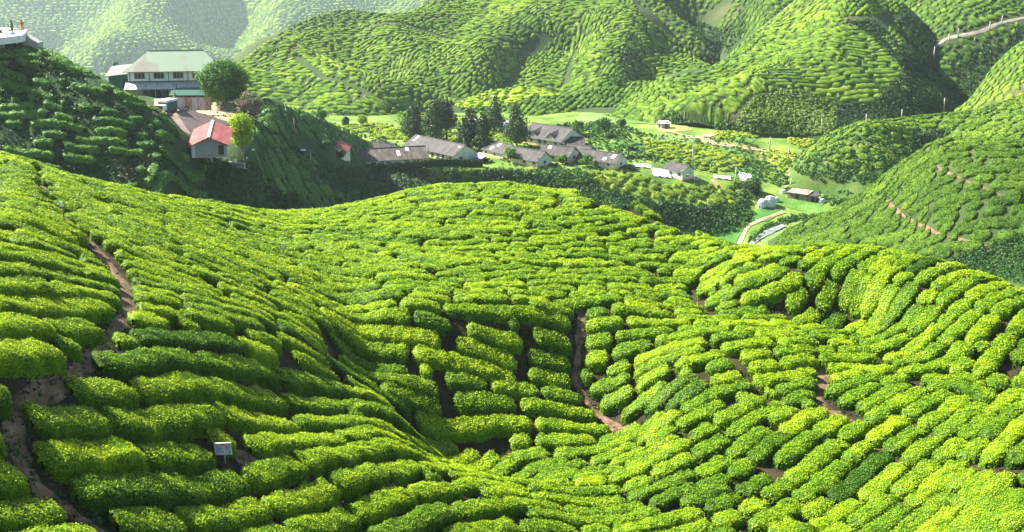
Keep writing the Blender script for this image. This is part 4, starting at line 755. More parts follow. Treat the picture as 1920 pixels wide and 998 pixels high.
def mk_green():
    m, nt, N, L = new_mat('green_metal_roof'); out = N.new('ShaderNodeOutputMaterial'); b = N.new('ShaderNodeBsdfPrincipled'); tc = N.new('ShaderNodeTexCoord'); n = N.new('ShaderNodeTexNoise'); n.inputs['Scale'].default_value = .22; n.inputs['Detail'].default_value = 6
    mp = N.new('ShaderNodeMapping'); mp.inputs['Scale'].default_value = (1, .5, 1); L.new(tc.outputs['Object'], mp.inputs[0]); L.new(mp.outputs[0], n.inputs['Vector']); r = ramp(N, [(.0, (.13,.20,.14)), (.47, (.17,.25,.18)), (.54, (.16,.16,.13)), (.72, (.12,.10,.08))]); L.new(n.outputs[0], r.inputs[0]); L.new(r.outputs[0], b.inputs['Base Color']); b.inputs['Roughness'].default_value = .6
    w = N.new('ShaderNodeTexWave'); w.inputs['Scale'].default_value = 1.1; L.new(tc.outputs['Object'], w.inputs[0]); bp = N.new('ShaderNodeBump'); bp.inputs['Strength'].default_value = .4; L.new(w.outputs['Fac'], bp.inputs['Height']); L.new(bp.outputs[0], b.inputs['Normal']); L.new(b.outputs[0], out.inputs[0]); return m
M['green_roof'] = mk_green(); M['dkgreen'] = roof_mat('dark_green_sheet', [(.02,.09,.075),(.04,.14,.115)]); M['orange'] = noise_mat('orange_cloth', [(.6,.2,.06),(.75,.3,.1)], 2)
def window(rt, side, u, z, w, h, Ln, W, frame='frame', glass='glass'):
    """frame and pane on wall 'f' (front), 'r' (right gable) or 'l' (left gable)"""
    def bx(d0, d1, u0, u1, z0, z1):
        m = MB()
        if side == 'f': m.box(u0, u1, -d1, -d0, z0, z1)
        elif side == 'r': m.box(Ln+d0, Ln+d1, u0, u1, z0, z1)
        else: m.box(-d1, -d0, u0, u1, z0, z1)
        return m
    fr = bx(.004, .05, u-w/2, u+w/2, z, z+h).build('window', M[frame], rt); bx(.052, .07, u-w/2+.06, u-.03, z+.06, z+h-.06).build('pane', M[glass], fr); bx(.052, .07, u+.03, u+w/2-.06, z+.06, z+h-.06).build('pane', M[glass], fr)
def house(L, name, label, A_, B_, W, h, rise, roof, wall='cream', gable='pale', band=None, wins=(), doors=(), sky_=(), over=.35, hip=False, cap=None, group=None, base=.0, bandh=.6, cat='house'):
    a = L.pick(*A_); b = L.pick(*B_); z0 = min(a[2], b[2])+base; a[2] = b[2] = z0; d = b-a; Ln = float(np.hypot(d[0], d[1])); rz = math.atan2(d[1], d[0]); rt = empty(name, a, rz, label, cat, group)
    MB().add([(0,0,-1.5),(Ln,0,-1.5),(Ln,0,h),(0,0,h)], [(0,1,2,3)]).build('wall', M[wall], rt); MB().add([(0,W,-1.5),(Ln,W,-1.5),(Ln,W,h),(0,W,h)], [(1,0,3,2)]).build('wall', M[wall], rt)
    top_ = [] if hip else [1]
    for xx in (0, Ln):
        pts = [(xx,0,-1.5),(xx,W,-1.5),(xx,W,h)]+[(xx,W/2,h+rise-.06) for _ in top_]+[(xx,0,h)]; f_ = tuple(range(len(pts))); MB().add(pts, [f_ if xx else f_[::-1]]).build('gable_wall', M[gable], rt)
    o = over; dz = rise*o/(W/2); r = MB(); x0, x1 = (-o, Ln+o)
    if hip:
        k = W/2; r.slab([(x0,-o,h-dz),(x1,-o,h-dz),(Ln-k,W/2,h+rise),(k,W/2,h+rise)], .08); r.slab([(x1,W+o,h-dz),(x0,W+o,h-dz),(k,W/2,h+rise),(Ln-k,W/2,h+rise)], .08); r.slab([(x0,W+o,h-dz),(x0,-o,h-dz),(k,W/2,h+rise)], .08); r.slab([(x1,-o,h-dz),(x1,W+o,h-dz),(Ln-k,W/2,h+rise)], .08); rx0, rx1 = k, Ln-k
    else: r.slab([(x0,-o,h-dz),(x1,-o,h-dz),(x1,W/2,h+rise),(x0,W/2,h+rise)], .08); r.slab([(x0,W/2,h+rise),(x1,W/2,h+rise),(x1,W+o,h-dz),(x0,W+o,h-dz)], .08); rx0, rx1 = x0, x1
    ro = r.build('roof', M[roof], rt); MB().tube([(rx0,W/2,h+rise+.02),(rx1,W/2,h+rise+.02)], .11, 6).build('ridge_cap', M[cap or roof], ro)
    sl = rise/(W/2)
    for u, f, w_, l_ in sky_:                  # pale replacement sheets lying on the front slope
        y0, y1 = W/2*f, min(W/2*(f+l_), W/2*.97); MB().slab([(u,y0,h+sl*y0+.035),(u+w_,y0,h+sl*y0+.035),(u+w_,y1,h+sl*y1+.035),(u,y1,h+sl*y1+.035)], .025).build('roof_light', M['sheet'], ro)
    if band: MB().box(-.03, Ln+.03, -.03, W+.03, -1.5, bandh).build('plinth', M[band], rt)
    for q in wins: window(rt, *q, Ln, W)
    for u, w_, hh in doors: dr = MB().box(u, u+w_, -.05, -.004, 0, hh).build('door', M['door'], rt); MB().box(u+w_*.8, u+w_*.86, -.09, -.05, hh*.45, hh*.5).build('handle', M['metal'], dr)
    return rt, Ln
G_ = 'workers houses of the village'
house(C, 'long_house', 'long house with patchy grey brown roof and orange banded left gable behind the hedge', (682,320), (802,306), 6.5, 2.0, 1.7, 'brown_roof', 'pale', 'cream', 'ochre', wins=[('f',2,.8,1,.8),('f',5,.8,1,.8),('f',8.6,.8,1,.8),('f',11.2,.8,1,.8),('l',2.2,.9,.9,.8),('l',4.4,.9,.9,.8)], doors=[(13,.8,1.7),(3.3,.8,1.7)], sky_=[(7,.25,.7,.45),(9,.62,.7,.33)], group=G_, bandh=.9)
house(C, 'hipped_house', 'house whose plain dark hipped roof shows behind the grey brown long house', (686,291), (740,291), 6.5, 1.5, 1.5, 'grey_roof', 'cream', 'cream', None, wins=[('f',1.5,.6,.9,.7)], hip=True, group=G_)
house(C, 'long_house', 'long house with dark roof and sunlit cream front, left of the broad dark conifer', (759,288), (850,306), 6.2, 1.9, 1.7, 'grey_roof', 'cream', 'pale', 'ochre', wins=[('f',u,.7,.8,.8) for u in (2.5,6,9.5,13,15.5)]+[('r',2.0,.7,.9,.7)], doors=[(4,.8,1.6),(11,.8,1.6),(17,.8,1.6)], sky_=[(.8,.45,.7,.5),(15,.7,.8,.12)], group=G_, bandh=.35)
house(C, 'village_house', 'small house with pale roof patches, half hidden left of the small green tree', (905,291), (942,299), 5.0, 1.4, 1.4, 'grey_roof', 'cream', 'pale', 'ochre', sky_=[(2.0,.1,.8,.3),(3.0,.55,.8,.35)], wins=[('f',1.2,.5,.7,.6),('f',4.2,.5,.7,.6)], group=G_, bandh=.4)
house(C, 'village_house', 'house with dark roof and shade-toned gable, right of the small green tree', (955,303), (1007,317), 4.6, 1.7, 1.5, 'grey_roof', 'cream', 'pale', 'ochre', wins=[('f',4.0,.7,.8,.7),('f',6.5,.7,.8,.7),('r',2.3,.7,.8,.7)], group=G_, bandh=.5)
house(C, 'village_house', 'middle village house with one white roof sheet and shade-toned gable', (1011,297), (1066,307), 4.8, 1.6, 1.4, 'grey_roof', 'cream', 'pale', 'ochre', sky_=[(1.2,.55,.7,.35)], wins=[('r',2.4,.6,.8,.7),('f',3,.6,.8,.7)], group=G_, bandh=.4)
rtD, LnD = house(C, 'dormered_long_house', 'longest house at the back of the village with two triangular roof gablets', (977,268), (1050,280), 8.0, 1.7, 2.3, 'grey_roof', 'cream', 'pale', 'ochre', wins=[('f',u,.7,.8,.8) for u in (3,7,12)], doors=[(5,.9,1.6),(9.5,.9,1.6)], group=G_, bandh=.4)
for u in (LnD*.28, LnD*.72):
    dm = MB(); dm.slab([(u-1.3,.3,1.9),(u,.2,3.0),(u,3.2,3.55),(u-1.3,1.6,2.55)], .07); dm.slab([(u,.2,3.0),(u+1.3,.3,1.9),(u+1.3,1.6,2.55),(u,3.2,3.55)], .07); do = dm.build('dormer', M['grey_roof'], rtD); MB().add([(u-1.15,.45,1.85),(u+1.15,.45,1.85),(u,.45,2.85)], [(0,1,2)]).build('gable_wall', M['cream'], do)
house(C, 'village_house', 'low roofed house adjoining the right end of the dormered long house', (1052,280), (1094,281), 5, 1.2, 1.1, 'grey_roof', 'cream', 'cream', None, wins=[('f',2,.4,.8,.5)], group=G_)
house(C, 'village_house', 'dark roofed house tucked behind the straggly tree', (1056,293), (1098,301), 4.6, 1.3, 1.3, 'grey_roof', 'cream', 'pale', 'ochre', group=G_, bandh=.4)
house(C, 'village_house', 'rightmost dark roofed village house with two white roof sheets', (1083,304), (1153,320), 4.8, 1.6, 1.4, 'grey_roof', 'cream', 'pale', 'ochre', sky_=[(7.2,.35,.8,.5),(5.6,.1,.8,.3)], wins=[('f',4.5,.7,.9,.6),('f',7.5,.7,.9,.6),('r',2.2,.7,.9,.7)], group=G_, bandh=.5)
house(C, 'white_house', 'small white house with grey roof standing alone beyond the tea shelf', (1245,323), (1279,340), 3.4, 2.1, .9, 'grey_roof', 'white', 'pale', 'ochre', wins=[('f',u,.9,.8,.7) for u in (1.8,4,6.2,8.4)], bandh=.35)
house(B, 'small_house', 'small house with a red roof and pale walls beside the dark bush on the spur', (640,300), (657,303), 3.2, 1.7, .9, 'red_roof', 'pale', 'cream', None, wins=[('f',.7,.6,.4,.6)], doors=[(1.0,.35,1.3)], base=1.3)
house(J, 'blue_shed', 'tiny blue walled shed with a shining roof behind the conifers', (936,247), (953,246), 4, 1.5, .8, 'sheet', 'blue', 'blue', None, cat='shed') if False else house(C, 'blue_shed', 'tiny blue walled shed with a shining roof behind the conifers', (938,246), (953,245), 3.4, 1.5, .7, 'sheet', 'blue', 'blue', None, doors=[(.6,.6,1.2)], cat='shed')
house(C, 'white_shed', 'white roofed shed glimpsed between the dark conifers', (880,243), (900,243), 3.6, 1.4, .8, 'sheet', 'white', 'white', None, doors=[(1,.7,1.1)], cat='shed')
# blue lean-to, tanks and clutter
def prop(L, px, py, name, label, cat, group=None): return empty(name, L.pick(px, py), 0, label, cat, group)
t = prop(C, 893, 306, 'lean_to', 'blue sided lean-to against the cream long house gable', 'lean-to'); t.rotation_euler.z = -.6
m_ = MB(); m_.slab([(-.9,0,1.1),(1.4,0,1.0),(1.4,2.2,1.7),(-.9,2.2,1.8)], .06); m_.build('roof', M['zinc'], t); MB().box(-.8, 1.3, .1, .16, -.3, .9).build('side_panel', M['blue'], t); [MB().tube([(x,.05,-.5),(x,.05,1.1)], .05, 6).build('post', M['plank'], t) for x in (-.8, .3, 1.3)]
t = prop(C, 903, 303, 'parked_car', 'dark parked car beside the blue lean-to', 'car'); t.rotation_euler.z = -.4
MB().add([(-1.6,-.6,.25),(1.6,-.6,.25),(1.6,.6,.25),(-1.6,.6,.25),(-1.6,-.6,.75),(1.6,-.6,.7),(1.6,.6,.7),(-1.6,.6,.75)], [(3,2,1,0),(4,5,6,7),(0,1,5,4),(1,2,6,5),(2,3,7,6),(3,0,4,7)]).build('body', noise_mat('dark_car_paint', [(.02,.025,.03),(.05,.055,.065)], 2, rough=.25, spec=.5), t)
MB().add([(-1.1,-.55,.76),(.9,-.55,.72),(.9,.55,.72),(-1.1,.55,.76),(-.8,-.45,1.2),(.4,-.45,1.2),(.4,.45,1.2),(-.8,.45,1.2)], [(4,5,6,7),(0,1,5,4),(1,2,6,5),(2,3,7,6),(3,0,4,7)]).build('cabin', M['glass'], t); [MB().tube([(x,y-.08,.28),(x,y+.08,.28)], .28, 12).build('wheel', M['glass'], t) for x in (-1, 1) for y in (-.6, .6)]
t = prop(B, 569, 301, 'water_tank', 'black water tank with a white lid on a frame on the spur', 'water tank'); MB().tube([(0,0,.9),(0,0,1.0),(0,0,1.5),(0,0,1.6)], [.45,.5,.5,.42], 12).build('tank', M['glass'], t); MB().tube([(0,0,1.6),(0,0,1.66),(0,0,1.78)], [.5,.5,.1], 12).build('lid', M['plastic'], t); [MB().tube([(x,y,-.3),(x,y,.92)], .04, 6).build('leg', M['plank'], t) for x in (-.35,.35) for y in (-.35,.35)]
for i, (px, py, lb) in enumerate([(1683,0,0)][:0]): pass
def shed(L, A_, B_, W, h, label, wall, roof, name='shed', tilt=.35, door=True):
    a = L.pick(*A_); b = L.pick(*B_); a[2] = b[2] = min(a[2], b[2]); d = b-a; Ln = float(np.hypot(d[0], d[1])); rt = empty(name, a, math.atan2(d[1], d[0]), label, 'shed')
    MB().add([(0,0,-1),(Ln,0,-1),(Ln,W,-1),(0,W,-1),(0,0,h),(Ln,0,h),(Ln,W,h+tilt-.05),(0,W,h+tilt-.05)], [(0,1,5,4),(1,2,6,5),(2,3,7,6),(3,0,4,7)]).build('wall', M[wall], rt)
    MB().slab([(-.2,-.25,h-.02),(Ln+.2,-.25,h-.02),(Ln+.2,W+.2,h+tilt+.03),(-.2,W+.2,h+tilt+.03)], .06).build('roof', M[roof], rt)
    if door: MB().box(Ln*.4, Ln*.4+.7, -.05, -.004, 0, h*.8).build('door', M['glass'], rt)
    return rt
shed(C, (1231,240), (1240,242), 1.6, 1.2, 'rusty roofed left half of the lone tin shed by the field track', 'zinc', 'rust'); shed(C, (1240.5,242), (1256,241), 1.6, 1.25, 'grey tin shed with a shining flat roof by the field track', 'zinc', 'sheet')
shed(C, (1477,371), (1513,379), 2.2, 1.5, 'long weathered plank shed with brown roof among the lower fields', 'plank', 'rust'); shed(C, (1514,379), (1530,380), 2.0, 1.3, 'square plank shed with a dark roof joined to the long plank shed', 'plank', 'grey_roof')
def wrapped(L, px, py, w, h, label, seed):
    rt = prop(L, px, py, 'wrapped_stack', label, 'wrapped stack', 'plastic wrapped stacks by the lower fields'); r = random.Random(seed); bm = MB(); n = 10
    ring = []
    for z, k in ((0,1),(h*.35,1.04),(h*.75,.96),(h,.7),(h*1.06,.15)): ring.append([(math.cos(2*math.pi*i/n)*w*.6*k*r.uniform(.85,1.15), math.sin(2*math.pi*i/n)*w*.45*k*r.uniform(.85,1.15), z-.15+r.uniform(-.05,.05)) for i in range(n)])
    bm.add(sum(ring, []), [(j*n+i, j*n+(i+1) % n, (j+1)*n+(i+1) % n, (j+1)*n+i) for j in range(4) for i in range(n)]+[tuple(4*n+i for i in range(n))]); bm.build('cover', M['plastic'], rt); MB().tube([(-w*.5,-w*.4,h*.5),(0,-w*.55,h*.48),(w*.5,-w*.4,h*.5)], .03, 5).build('rope', M['blue'], rt)
wrapped(C, 1429, 388, 1.5, 1.6, 'white plastic wrapped stack, left and nearest of the group', 1); wrapped(C, 1444, 386, 1.8, 2.0, 'tall white plastic wrapped stack in the middle of the group', 2); wrapped(C, 1540, 380, 1.0, .9, 'white covered heap at the right end of the plank sheds', 3); wrapped(C, 1455, 378, 1.1, 1.0, 'white covered heap just left of the plank sheds', 4); wrapped(C, 1468, 362, 1.1, .8, 'white covered heap behind the plank sheds', 5)
def sheetcloth(px, py, w, d, label):
    p = C.pick(px, py); n = 8; V = []
    for i in range(n+1):
        for j in range(n+1): x = p[0]+(i/n-.5)*w; y = p[1]+(j/n-.5)*d; V.append((x, y, float(C.z(x, y))+.22+.10*math.sin(i*1.9+px)*math.cos(j*1.3)))
    i = np.arange(n)[:, None]*(n+1)+np.arange(n)[None]; o = np_mesh('plastic_sheet', V, np.stack([i, i+n+1, i+n+2, i+1], -1).reshape(-1, 4), M['plastic'], smooth=True); tag(o, label, 'plastic sheet', 'white plastic sheets lying about the fields')
sheetcloth(1240, 326, 3.6, 4, 'crumpled white sheet spread left of the small white house'); sheetcloth(1205, 312, 3.4, 2.2, 'white sheet on the ground right of the last village house'); sheetcloth(1354, 334, 3.5, 1.5, 'thin white sheet at the field corner beyond the tea shelf'); sheetcloth(1398, 334, 2.6, 3.5, 'white sheet above the grey green tree')
sheetcloth(1553, 318, 1.4, 3, 'white sheet beside the winding track'); sheetcloth(1538, 305, 1.2, 2, 'small white sheet on the bank above the track'); sheetcloth(1655, 333, 1.2, 1.4, 'small white sheet at the foot of the terrace bushes')
# ---- the green roofed building on the platform
a = at(243, 187, 204); b = at(418, 187, 206); z0 = a[2]-.1; Ln = float(b[0]-a[0]); rt = empty('green_roofed_building', (a[0], a[1], z0), math.atan2(b[1]-a[1], b[0]-a[0]), 'two storey white building with a large stained green metal roof on the platform', 'building'); W = 8.5; H1, H2_ = 2.6, 4.9
w_ = MB(); w_.box(0, Ln, .0, W, H1, H2_).build('upper_wall', M['white'], rt); lw = MB(); lw.box(0, 1.9, 0, W, -1.5, H1-.004); lw.box(1.9, Ln, 3.2, W, -1.5, H1-.004); lw.build('lower_wall', M['greyw'], rt)
k = W/2; zr = H2_+2.7; o = .7; dz = .45; r_m = MB(); r_m.slab([(-o,-o,H2_-dz+.25),(Ln+o,-o,H2_-dz+.25),(Ln-3.0,k,zr),(3.0,k,zr)], .1); r_m.slab([(Ln+o,W+o,H2_-dz+.25),(-o,W+o,H2_-dz+.25),(3.0,k,zr),(Ln-3.0,k,zr)], .1); r_m.slab([(-o,W+o,H2_-dz+.25),(-o,-o,H2_-dz+.25),(3.0,k,zr)], .1); r_m.slab([(Ln+o,-o,H2_-dz+.25),(Ln+o,W+o,H2_-dz+.25),(Ln-3.0,k,zr)], .1)
ro = r_m.build('roof', M['green_roof'], rt); MB().tube([(3,k,zr+.03),(Ln-3,k,zr+.03)], .1, 6).build('ridge_cap', M['green_roof'], ro)
for u in (1.9, 5.0, 8.1, 11.2, 14.2):
    if u > Ln-1: continue
    fr = MB().box(u-.85, u+.85, -.06, -.004, H1+.85, H1+1.85).build('window', M['frame'], rt)
    for q in (-.8, -.25, .3): MB().box(u+q, u+q+.5, -.09, -.062, H1+.9, H1+1.8).build('pane', M['glass'], fr)
for u in (0.3, 3.4, 6.5, 9.6, 12.7): MB().box(u, u+.1, -.09, -.003, H1+.5, H2_-.05).build('batten', M['dkgreen'], rt)
MB().box(-.02, Ln+.02, -.05, -.003, H1+.3, H1+.5).build('green_band', M['dkgreen'], rt)
MB().slab([(-.4,-2.4,H1-.55),(7.8,-2.4,H1-.55),(7.8,-.05,H1+.3),(-.4,-.05,H1+.3)], .07).build('veranda_roof', M['zinc'], rt); MB().slab([(7.9,-1.8,H1-.4),(Ln,-1.8,H1-.4),(Ln,-.05,H1+.28),(7.9,-.05,H1+.28)], .07).build('veranda_roof', M['zinc'], rt)
MB().slab([(6.9,-4.2,H1-1.35),(13.4,-4.2,H1-1.45),(12.9,-1.9,H1-.5),(7.3,-1.9,H1-.45)], .07).build('awning', M['dkgreen'], rt)
for x in (.2, 2.4, 4.6, 6.8): MB().tube([(x,-2.3,-1),(x,-2.3,H1-.5)], .06, 6).build('post', M['greyw'], rt)
for x in (7.4, 9.3, 11.2, 13.0): MB().tube([(x,-4.0,-1),(x,-4.0,H1-1.4)], .06, 6).build('post', M['plank'], rt)
for x, w2 in ((3.0, 1.6), (5.6, 1.8), (9.0, 2.2)): MB().box(x, x+w2, 3.1, 3.19, -.2, 2.0).build('doorway', M['glass'], rt)
MB().box(7.2, 13.2, -1.9, -1.75, -1, 1.0).build('half_wall', M['maroon_roof'], rt)
rt2 = empty('annex', at(207, 182, 206), .1, 'low annex with a plain green roof left of the big building', 'annex'); MB().box(0, 3.4, 0, 5, -2, 3.6).build('wall', M['dkgreen'], rt2); MB().slab([(-.5,-.6,3.5),(3.5,-.6,3.9),(3.5,5.4,4.9),(-.5,5.4,4.5)], .08).build('roof', M['green_roof'], rt2); MB().box(2.2, 3.2, -.06, -.004, 1.5, 2.9).build('window', M['glass'], rt2)
fc = empty('sheet_fence', B.pick(324, 200), .02, 'rust streaked grey sheet metal fence beside the round tree', 'fence'); [MB().box(i*.98, i*.98+.96, 0, .05, -.6, 1.35).build('panel', M['rust' if i % 3 == 2 else 'zinc'], fc) for i in range(6)]; [MB().box(i*1.96-.04, i*1.96+.04, -.08, -.004, -.6, 1.45).build('post', M['plank'], fc) for i in range(4)]
kt = empty('truck', B.pick(317, 213), 1.2, 'small truck with a white topped dark box parked in the yard', 'truck'); MB().box(-1.2, 1.0, -.75, .75, .5, 1.7).build('box_body', M['dkgreen'], kt); MB().box(-1.25, 1.05, -.8, .8, 1.71, 2.0).build('roof', M['plastic'], kt); MB().box(-2.1, -1.27, -.7, .7, .4, 1.4).build('cab', M['white'], kt); MB().box(-2.13, -2.102, -.6, .6, .9, 1.3).build('windscreen', M['glass'], kt); [MB().tube([(x,y-.1,.35),(x,y+.1,.35)], .35, 12).build('wheel', M['glass'], kt) for x in (-1.6, .5) for y in (-.68, .68)]
# the two houses below it
house(B, 'brown_roofed_house', 'pale house with a brown hipped tile roof behind the red roofed hut', (358,252), (428,250), 8, 1.6, 2.2, 'maroon_roof', 'cream', 'cream', None, over=.5, wins=[('f',1.2,.6,.5,.7),('l',2,.6,.6,.7),('l',5,.6,.6,.7)], hip=True, base=.1)
a = B.pick(360, 296); a[2] += .25; rt = empty('red_roofed_hut', a, .19, 'hut with a red metal roof and white ridge above the dark grassy slope', 'hut'); Wd, Dp = 4.1, 12.0; h, rs = 1.3, .9
[MB().add([(0,y,-.3),(Wd,y,-.3),(Wd,y,h),(Wd/2,y,h+rs-.08),(0,y,h)], [(0,1,2,3,4)]).build('gable_wall', M['greyw'], rt) for y in (0, Dp)]; [MB().add([(x,0,-.3),(x,Dp,-.3),(x,Dp,h),(x,0,h)], [(1,0,3,2)]).build('side_wall', M['cream'], rt) for x in (0, Wd)]
o = .4; e = rs*o/(Wd/2); rr = MB(); rr.slab([(-o,-.5,h-e),(-o,Dp+.4,h-e),(Wd/2,Dp+.4,h+rs),(Wd/2,-.5,h+rs)], .07); rr.slab([(Wd/2,-.5,h+rs),(Wd/2,Dp+.4,h+rs),(Wd+o,Dp+.4,h-e),(Wd+o,-.5,h-e)], .07); ro = rr.build('roof', M['red_roof'], rt); MB().box(Wd/2-.16, Wd/2+.16, -.52, Dp+.42, h+rs-.03, h+rs+.05).build('ridge_cap', M['white'], ro)
MB().box(3.1, 3.7, -.05, -.004, 0, 1.15).build('door', M['glass'], rt); MB().box(-.01, .4, -.04, -.003, -.25, h-.1).build('corner_board', M['white'], rt)
fc = empty('railing', B.pick(424, 305), -.35, 'low grey railing on a stone plinth right of the red roofed hut', 'railing'); MB().box(0, 2.6, 0, .3, -.6, .1).build('plinth', M['concrete'], fc); MB().tube([(0,.1,.75),(2.6,.1,.75)], .03, 5).build('rail', M['metal'], fc); [MB().tube([(x,.1,.1),(x,.1,.75)], .025, 5).build('baluster', M['metal'], fc) for x in (0,.5,1.05,1.6,2.1,2.6)]
# ---- white viewing terrace, top left
tp = at(-60, 80, 134); rt = empty('viewing_terrace', tp, 0, 'white edged viewing terrace on concrete supports at the top left corner', 'terrace'); e1 = at(46, 64, 140); e2 = at(52, 60, 146); l0 = at(-60, 74, 131); lb_ = at(-60, 50, 152); zt = float(e1[2]); q = lambda p, z: (p[0]-tp[0], p[1]-tp[1], z-tp[2])
MB().slab([q(l0,zt), q(at(40,66,138.5),zt), q(e1,zt), q(e2,zt), q(lb_,zt)], .75).build('deck', M['white'], rt)
for px_, Y_ in ((-40,137),(2,139),(22,141)): p = at(px_, 80, Y_); MB().box(p[0]-tp[0]-.25, p[0]-tp[0]+.25, p[1]-tp[1]-.2, p[1]-tp[1]+.3, -4.5, zt-tp[2]-.76).build('support', M['dkgreen' if px_ == 22 else 'concrete'], rt)
p = at(-15, 80, 143); MB().box(p[0]-tp[0]-4, p[0]-tp[0]+2.6, p[1]-tp[1], p[1]-tp[1]+.3, -4.5, zt-tp[2]-.78).build('retaining_wall', M['dkgreen'], rt); p = at(42, 80, 143); MB().box(p[0]-tp[0]-.5, p[0]-tp[0]+.6, p[1]-tp[1]-.2, p[1]-tp[1]+1.2, -4, zt-tp[2]-.76).build('support', M['greyw'], rt); p = at(58, 95, 141); MB().add([(p[0]-tp[0]-.9,p[1]-tp[1],-3),(p[0]-tp[0]+.9,p[1]-tp[1],-3),(p[0]-tp[0]+.9,p[1]-tp[1],-.7),(p[0]-tp[0]-.9,p[1]-tp[1],.3),(p[0]-tp[0]-.9,p[1]-tp[1]+1.5,-3),(p[0]-tp[0]+.9,p[1]-tp[1]+1.5,-3),(p[0]-tp[0]+.9,p[1]-tp[1]+1.5,-.7),(p[0]-tp[0]-.9,p[1]-tp[1]+1.5,.3)], [(0,1,2,3),(1,5,6,2),(5,4,7,6),(4,0,3,7),(3,2,6,7)]).build('buttress', M['greyw'], rt)
ra = q(e2, zt); rb = q(lb_, zt); rg = MB(); rg.tube([(ra[0],ra[1],ra[2]+.8),(rb[0],rb[1],rb[2]+.8)], .025, 5); rg.tube([(ra[0],ra[1],ra[2]+.8),(q(e1,zt)[0],q(e1,zt)[1],ra[2]+.8)], .025, 5); rg.tube([(ra[0],ra[1],ra[2]+.4),(rb[0],rb[1],rb[2]+.4)], .02, 5); rl = rg.build('railing', M['dkgreen'], rt)
for i in range(14): f = i/13; MB().tube([(ra[0]*(1-f)+rb[0]*f, ra[1]*(1-f)+rb[1]*f, ra[2]), (ra[0]*(1-f)+rb[0]*f, ra[1]*(1-f)+rb[1]*f, ra[2]+.8)], .02, 5).build('baluster', M['dkgreen'], rl)
def on_deck(px, Y): p = at(px, 60, Y); return (p[0], p[1], zt)
t = empty('parasol', on_deck(23, 140), 0, 'closed brown parasol on a white base on the terrace', 'parasol'); MB().tube([(0,0,.35),(0,0,.5),(0,0,1.5),(0,0,1.75)], [.06,.16,.11,.02], 8).build('canopy', M['maroon_roof'], t); MB().tube([(0,0,0),(0,0,.12),(0,0,.3)], [.32,.3,.06], 10).build('base', M['white'], t); MB().tube([(0,0,.2),(0,0,1.8)], .025, 6).build('pole', M['metal'], t)
for px_, Y_, lb in ((10, 139.5, 'dark table on the terrace left of the closed parasol'), (32, 140.5, 'dark table on the terrace right of the closed parasol')):
    t = empty('table', on_deck(px_, Y_), 0, lb, 'table'); MB().box(-.7, .7, -.4, .4, .42, .5).build('tabletop', M['glass'], t); [MB().box(x-.03, x+.03, y-.03, y+.03, 0, .42).build('leg', M['glass'], t) for x in (-.6,.6) for y in (-.32,.32)]
def person(loc, rz, label, top, hair=(.03,.02,.015)):
    """sitting/standing visitor grown from one skinned skeleton"""
    rt = empty('person', loc, rz, label, 'person'); rt.scale = (.82, .82, .82); m = bpy.data.meshes.new('body'); J_ = [(0,0,.86),(0,0,1.1),(0,0,1.36),(0,0,1.5),(0,0,1.66),(.19,0,1.36),(.27,.02,1.1),(.24,-.12,.9),(-.19,0,1.36),(-.27,.02,1.1),(-.24,-.12,.9),(.1,0,.82),(.11,-.02,.46),(.11,0,.08),(.11,-.14,.04),(-.1,0,.82),(-.11,-.02,.46),(-.11,0,.08),(-.11,-.14,.04)]
    E_ = [(0,1),(1,2),(2,3),(3,4),(2,5),(5,6),(6,7),(2,8),(8,9),(9,10),(0,11),(11,12),(12,13),(13,14),(0,15),(15,16),(16,17),(17,18)]; m.from_pydata(J_, E_, []); ob = link(bpy.data.objects.new('body', m), rt); ob.modifiers.new('s', 'SKIN'); rad = [.14,.13,.15,.055,.10,.06,.045,.035,.06,.045,.035,.09,.06,.045,.04,.09,.06,.045,.04]
    for v, r in zip(m.skin_vertices[0].data, rad): v.radius = (r, r)
    m.skin_vertices[0].data[0].use_root = True; ob.modifiers.new('u', 'SUBSURF').levels = 1; m.materials.append(top)
    MB().tube([(0,.02,1.62),(0,.03,1.7),(0,.02,1.79)], [.115,.12,.05], 8).build('hair', noise_mat('hair', [hair, hair], 2), rt, smooth=True)
person(on_deck(42, 141.5), .6, 'visitor in an orange top standing by the terrace corner', noise_mat('orange_clothes', [(.55,.16,.05),(.7,.28,.1)], 3))
# ---- sign among the near hedges
sp = A.pick(421, 868); u = 1/F*(sp[1]*CT-sp[2]*ST); rt = empty('notice_sign', sp, -.10, 'white notice sign with a red heading on a thin post among the left hedges', 'sign'); sw, sh = 33*u, 23*u; zb = 17*u
MB().tube([(.03,0,-.3),(.02,0,zb+sh*.9)], .016, 6).build('post', M['metal'], rt)
bd = empty('board', (0, -.03, zb), 0); bd.parent = rt; bd.rotation_euler = (-.05, -.075, 0)
pb = MB().box(-sw/2, sw/2, 0, .012, 0, sh).build('panel', noise_mat('sign_white', [(.62,.64,.68),(.72,.73,.76)], 3, rough=.4), rt); pb.parent = bd
for o_ in (pb,): o_.name = 'panel'
def bar(x0, x1, z0_, z1_, mat, name, d=.003): ob = MB().box(x0*sw-sw/2, x1*sw-sw/2, -d, -d+.0025, z0_*sh, z1_*sh).build(name, mat, bd); return ob
mred = noise_mat('sign_red', [(.62,.05,.05),(.7,.08,.08)], 3); mblk = noise_mat('sign_ink', [(.02,.04,.09),(.04,.07,.13)], 3); MB().box(-sw/2-.01, sw/2+.01, -.02, .03, sh, sh+.012).build('top_rail', M['white'], bd)
bar(.05, .95, .82, .95, mred, 'heading'); ln = MB()
rs_ = random.Random(3)
def words(mb, x0, x1, z, hh, d):
    x = x0
    while x < x1-.02:
        w = rs_.uniform(.018, .034)
        mb.box(x*sw-sw/2, (x+w)*sw-sw/2, -d, -d+.002, (z+rs_.uniform(0, hh*.2))*sh, (z+hh*rs_.uniform(.7, 1))*sh); x += w+.010
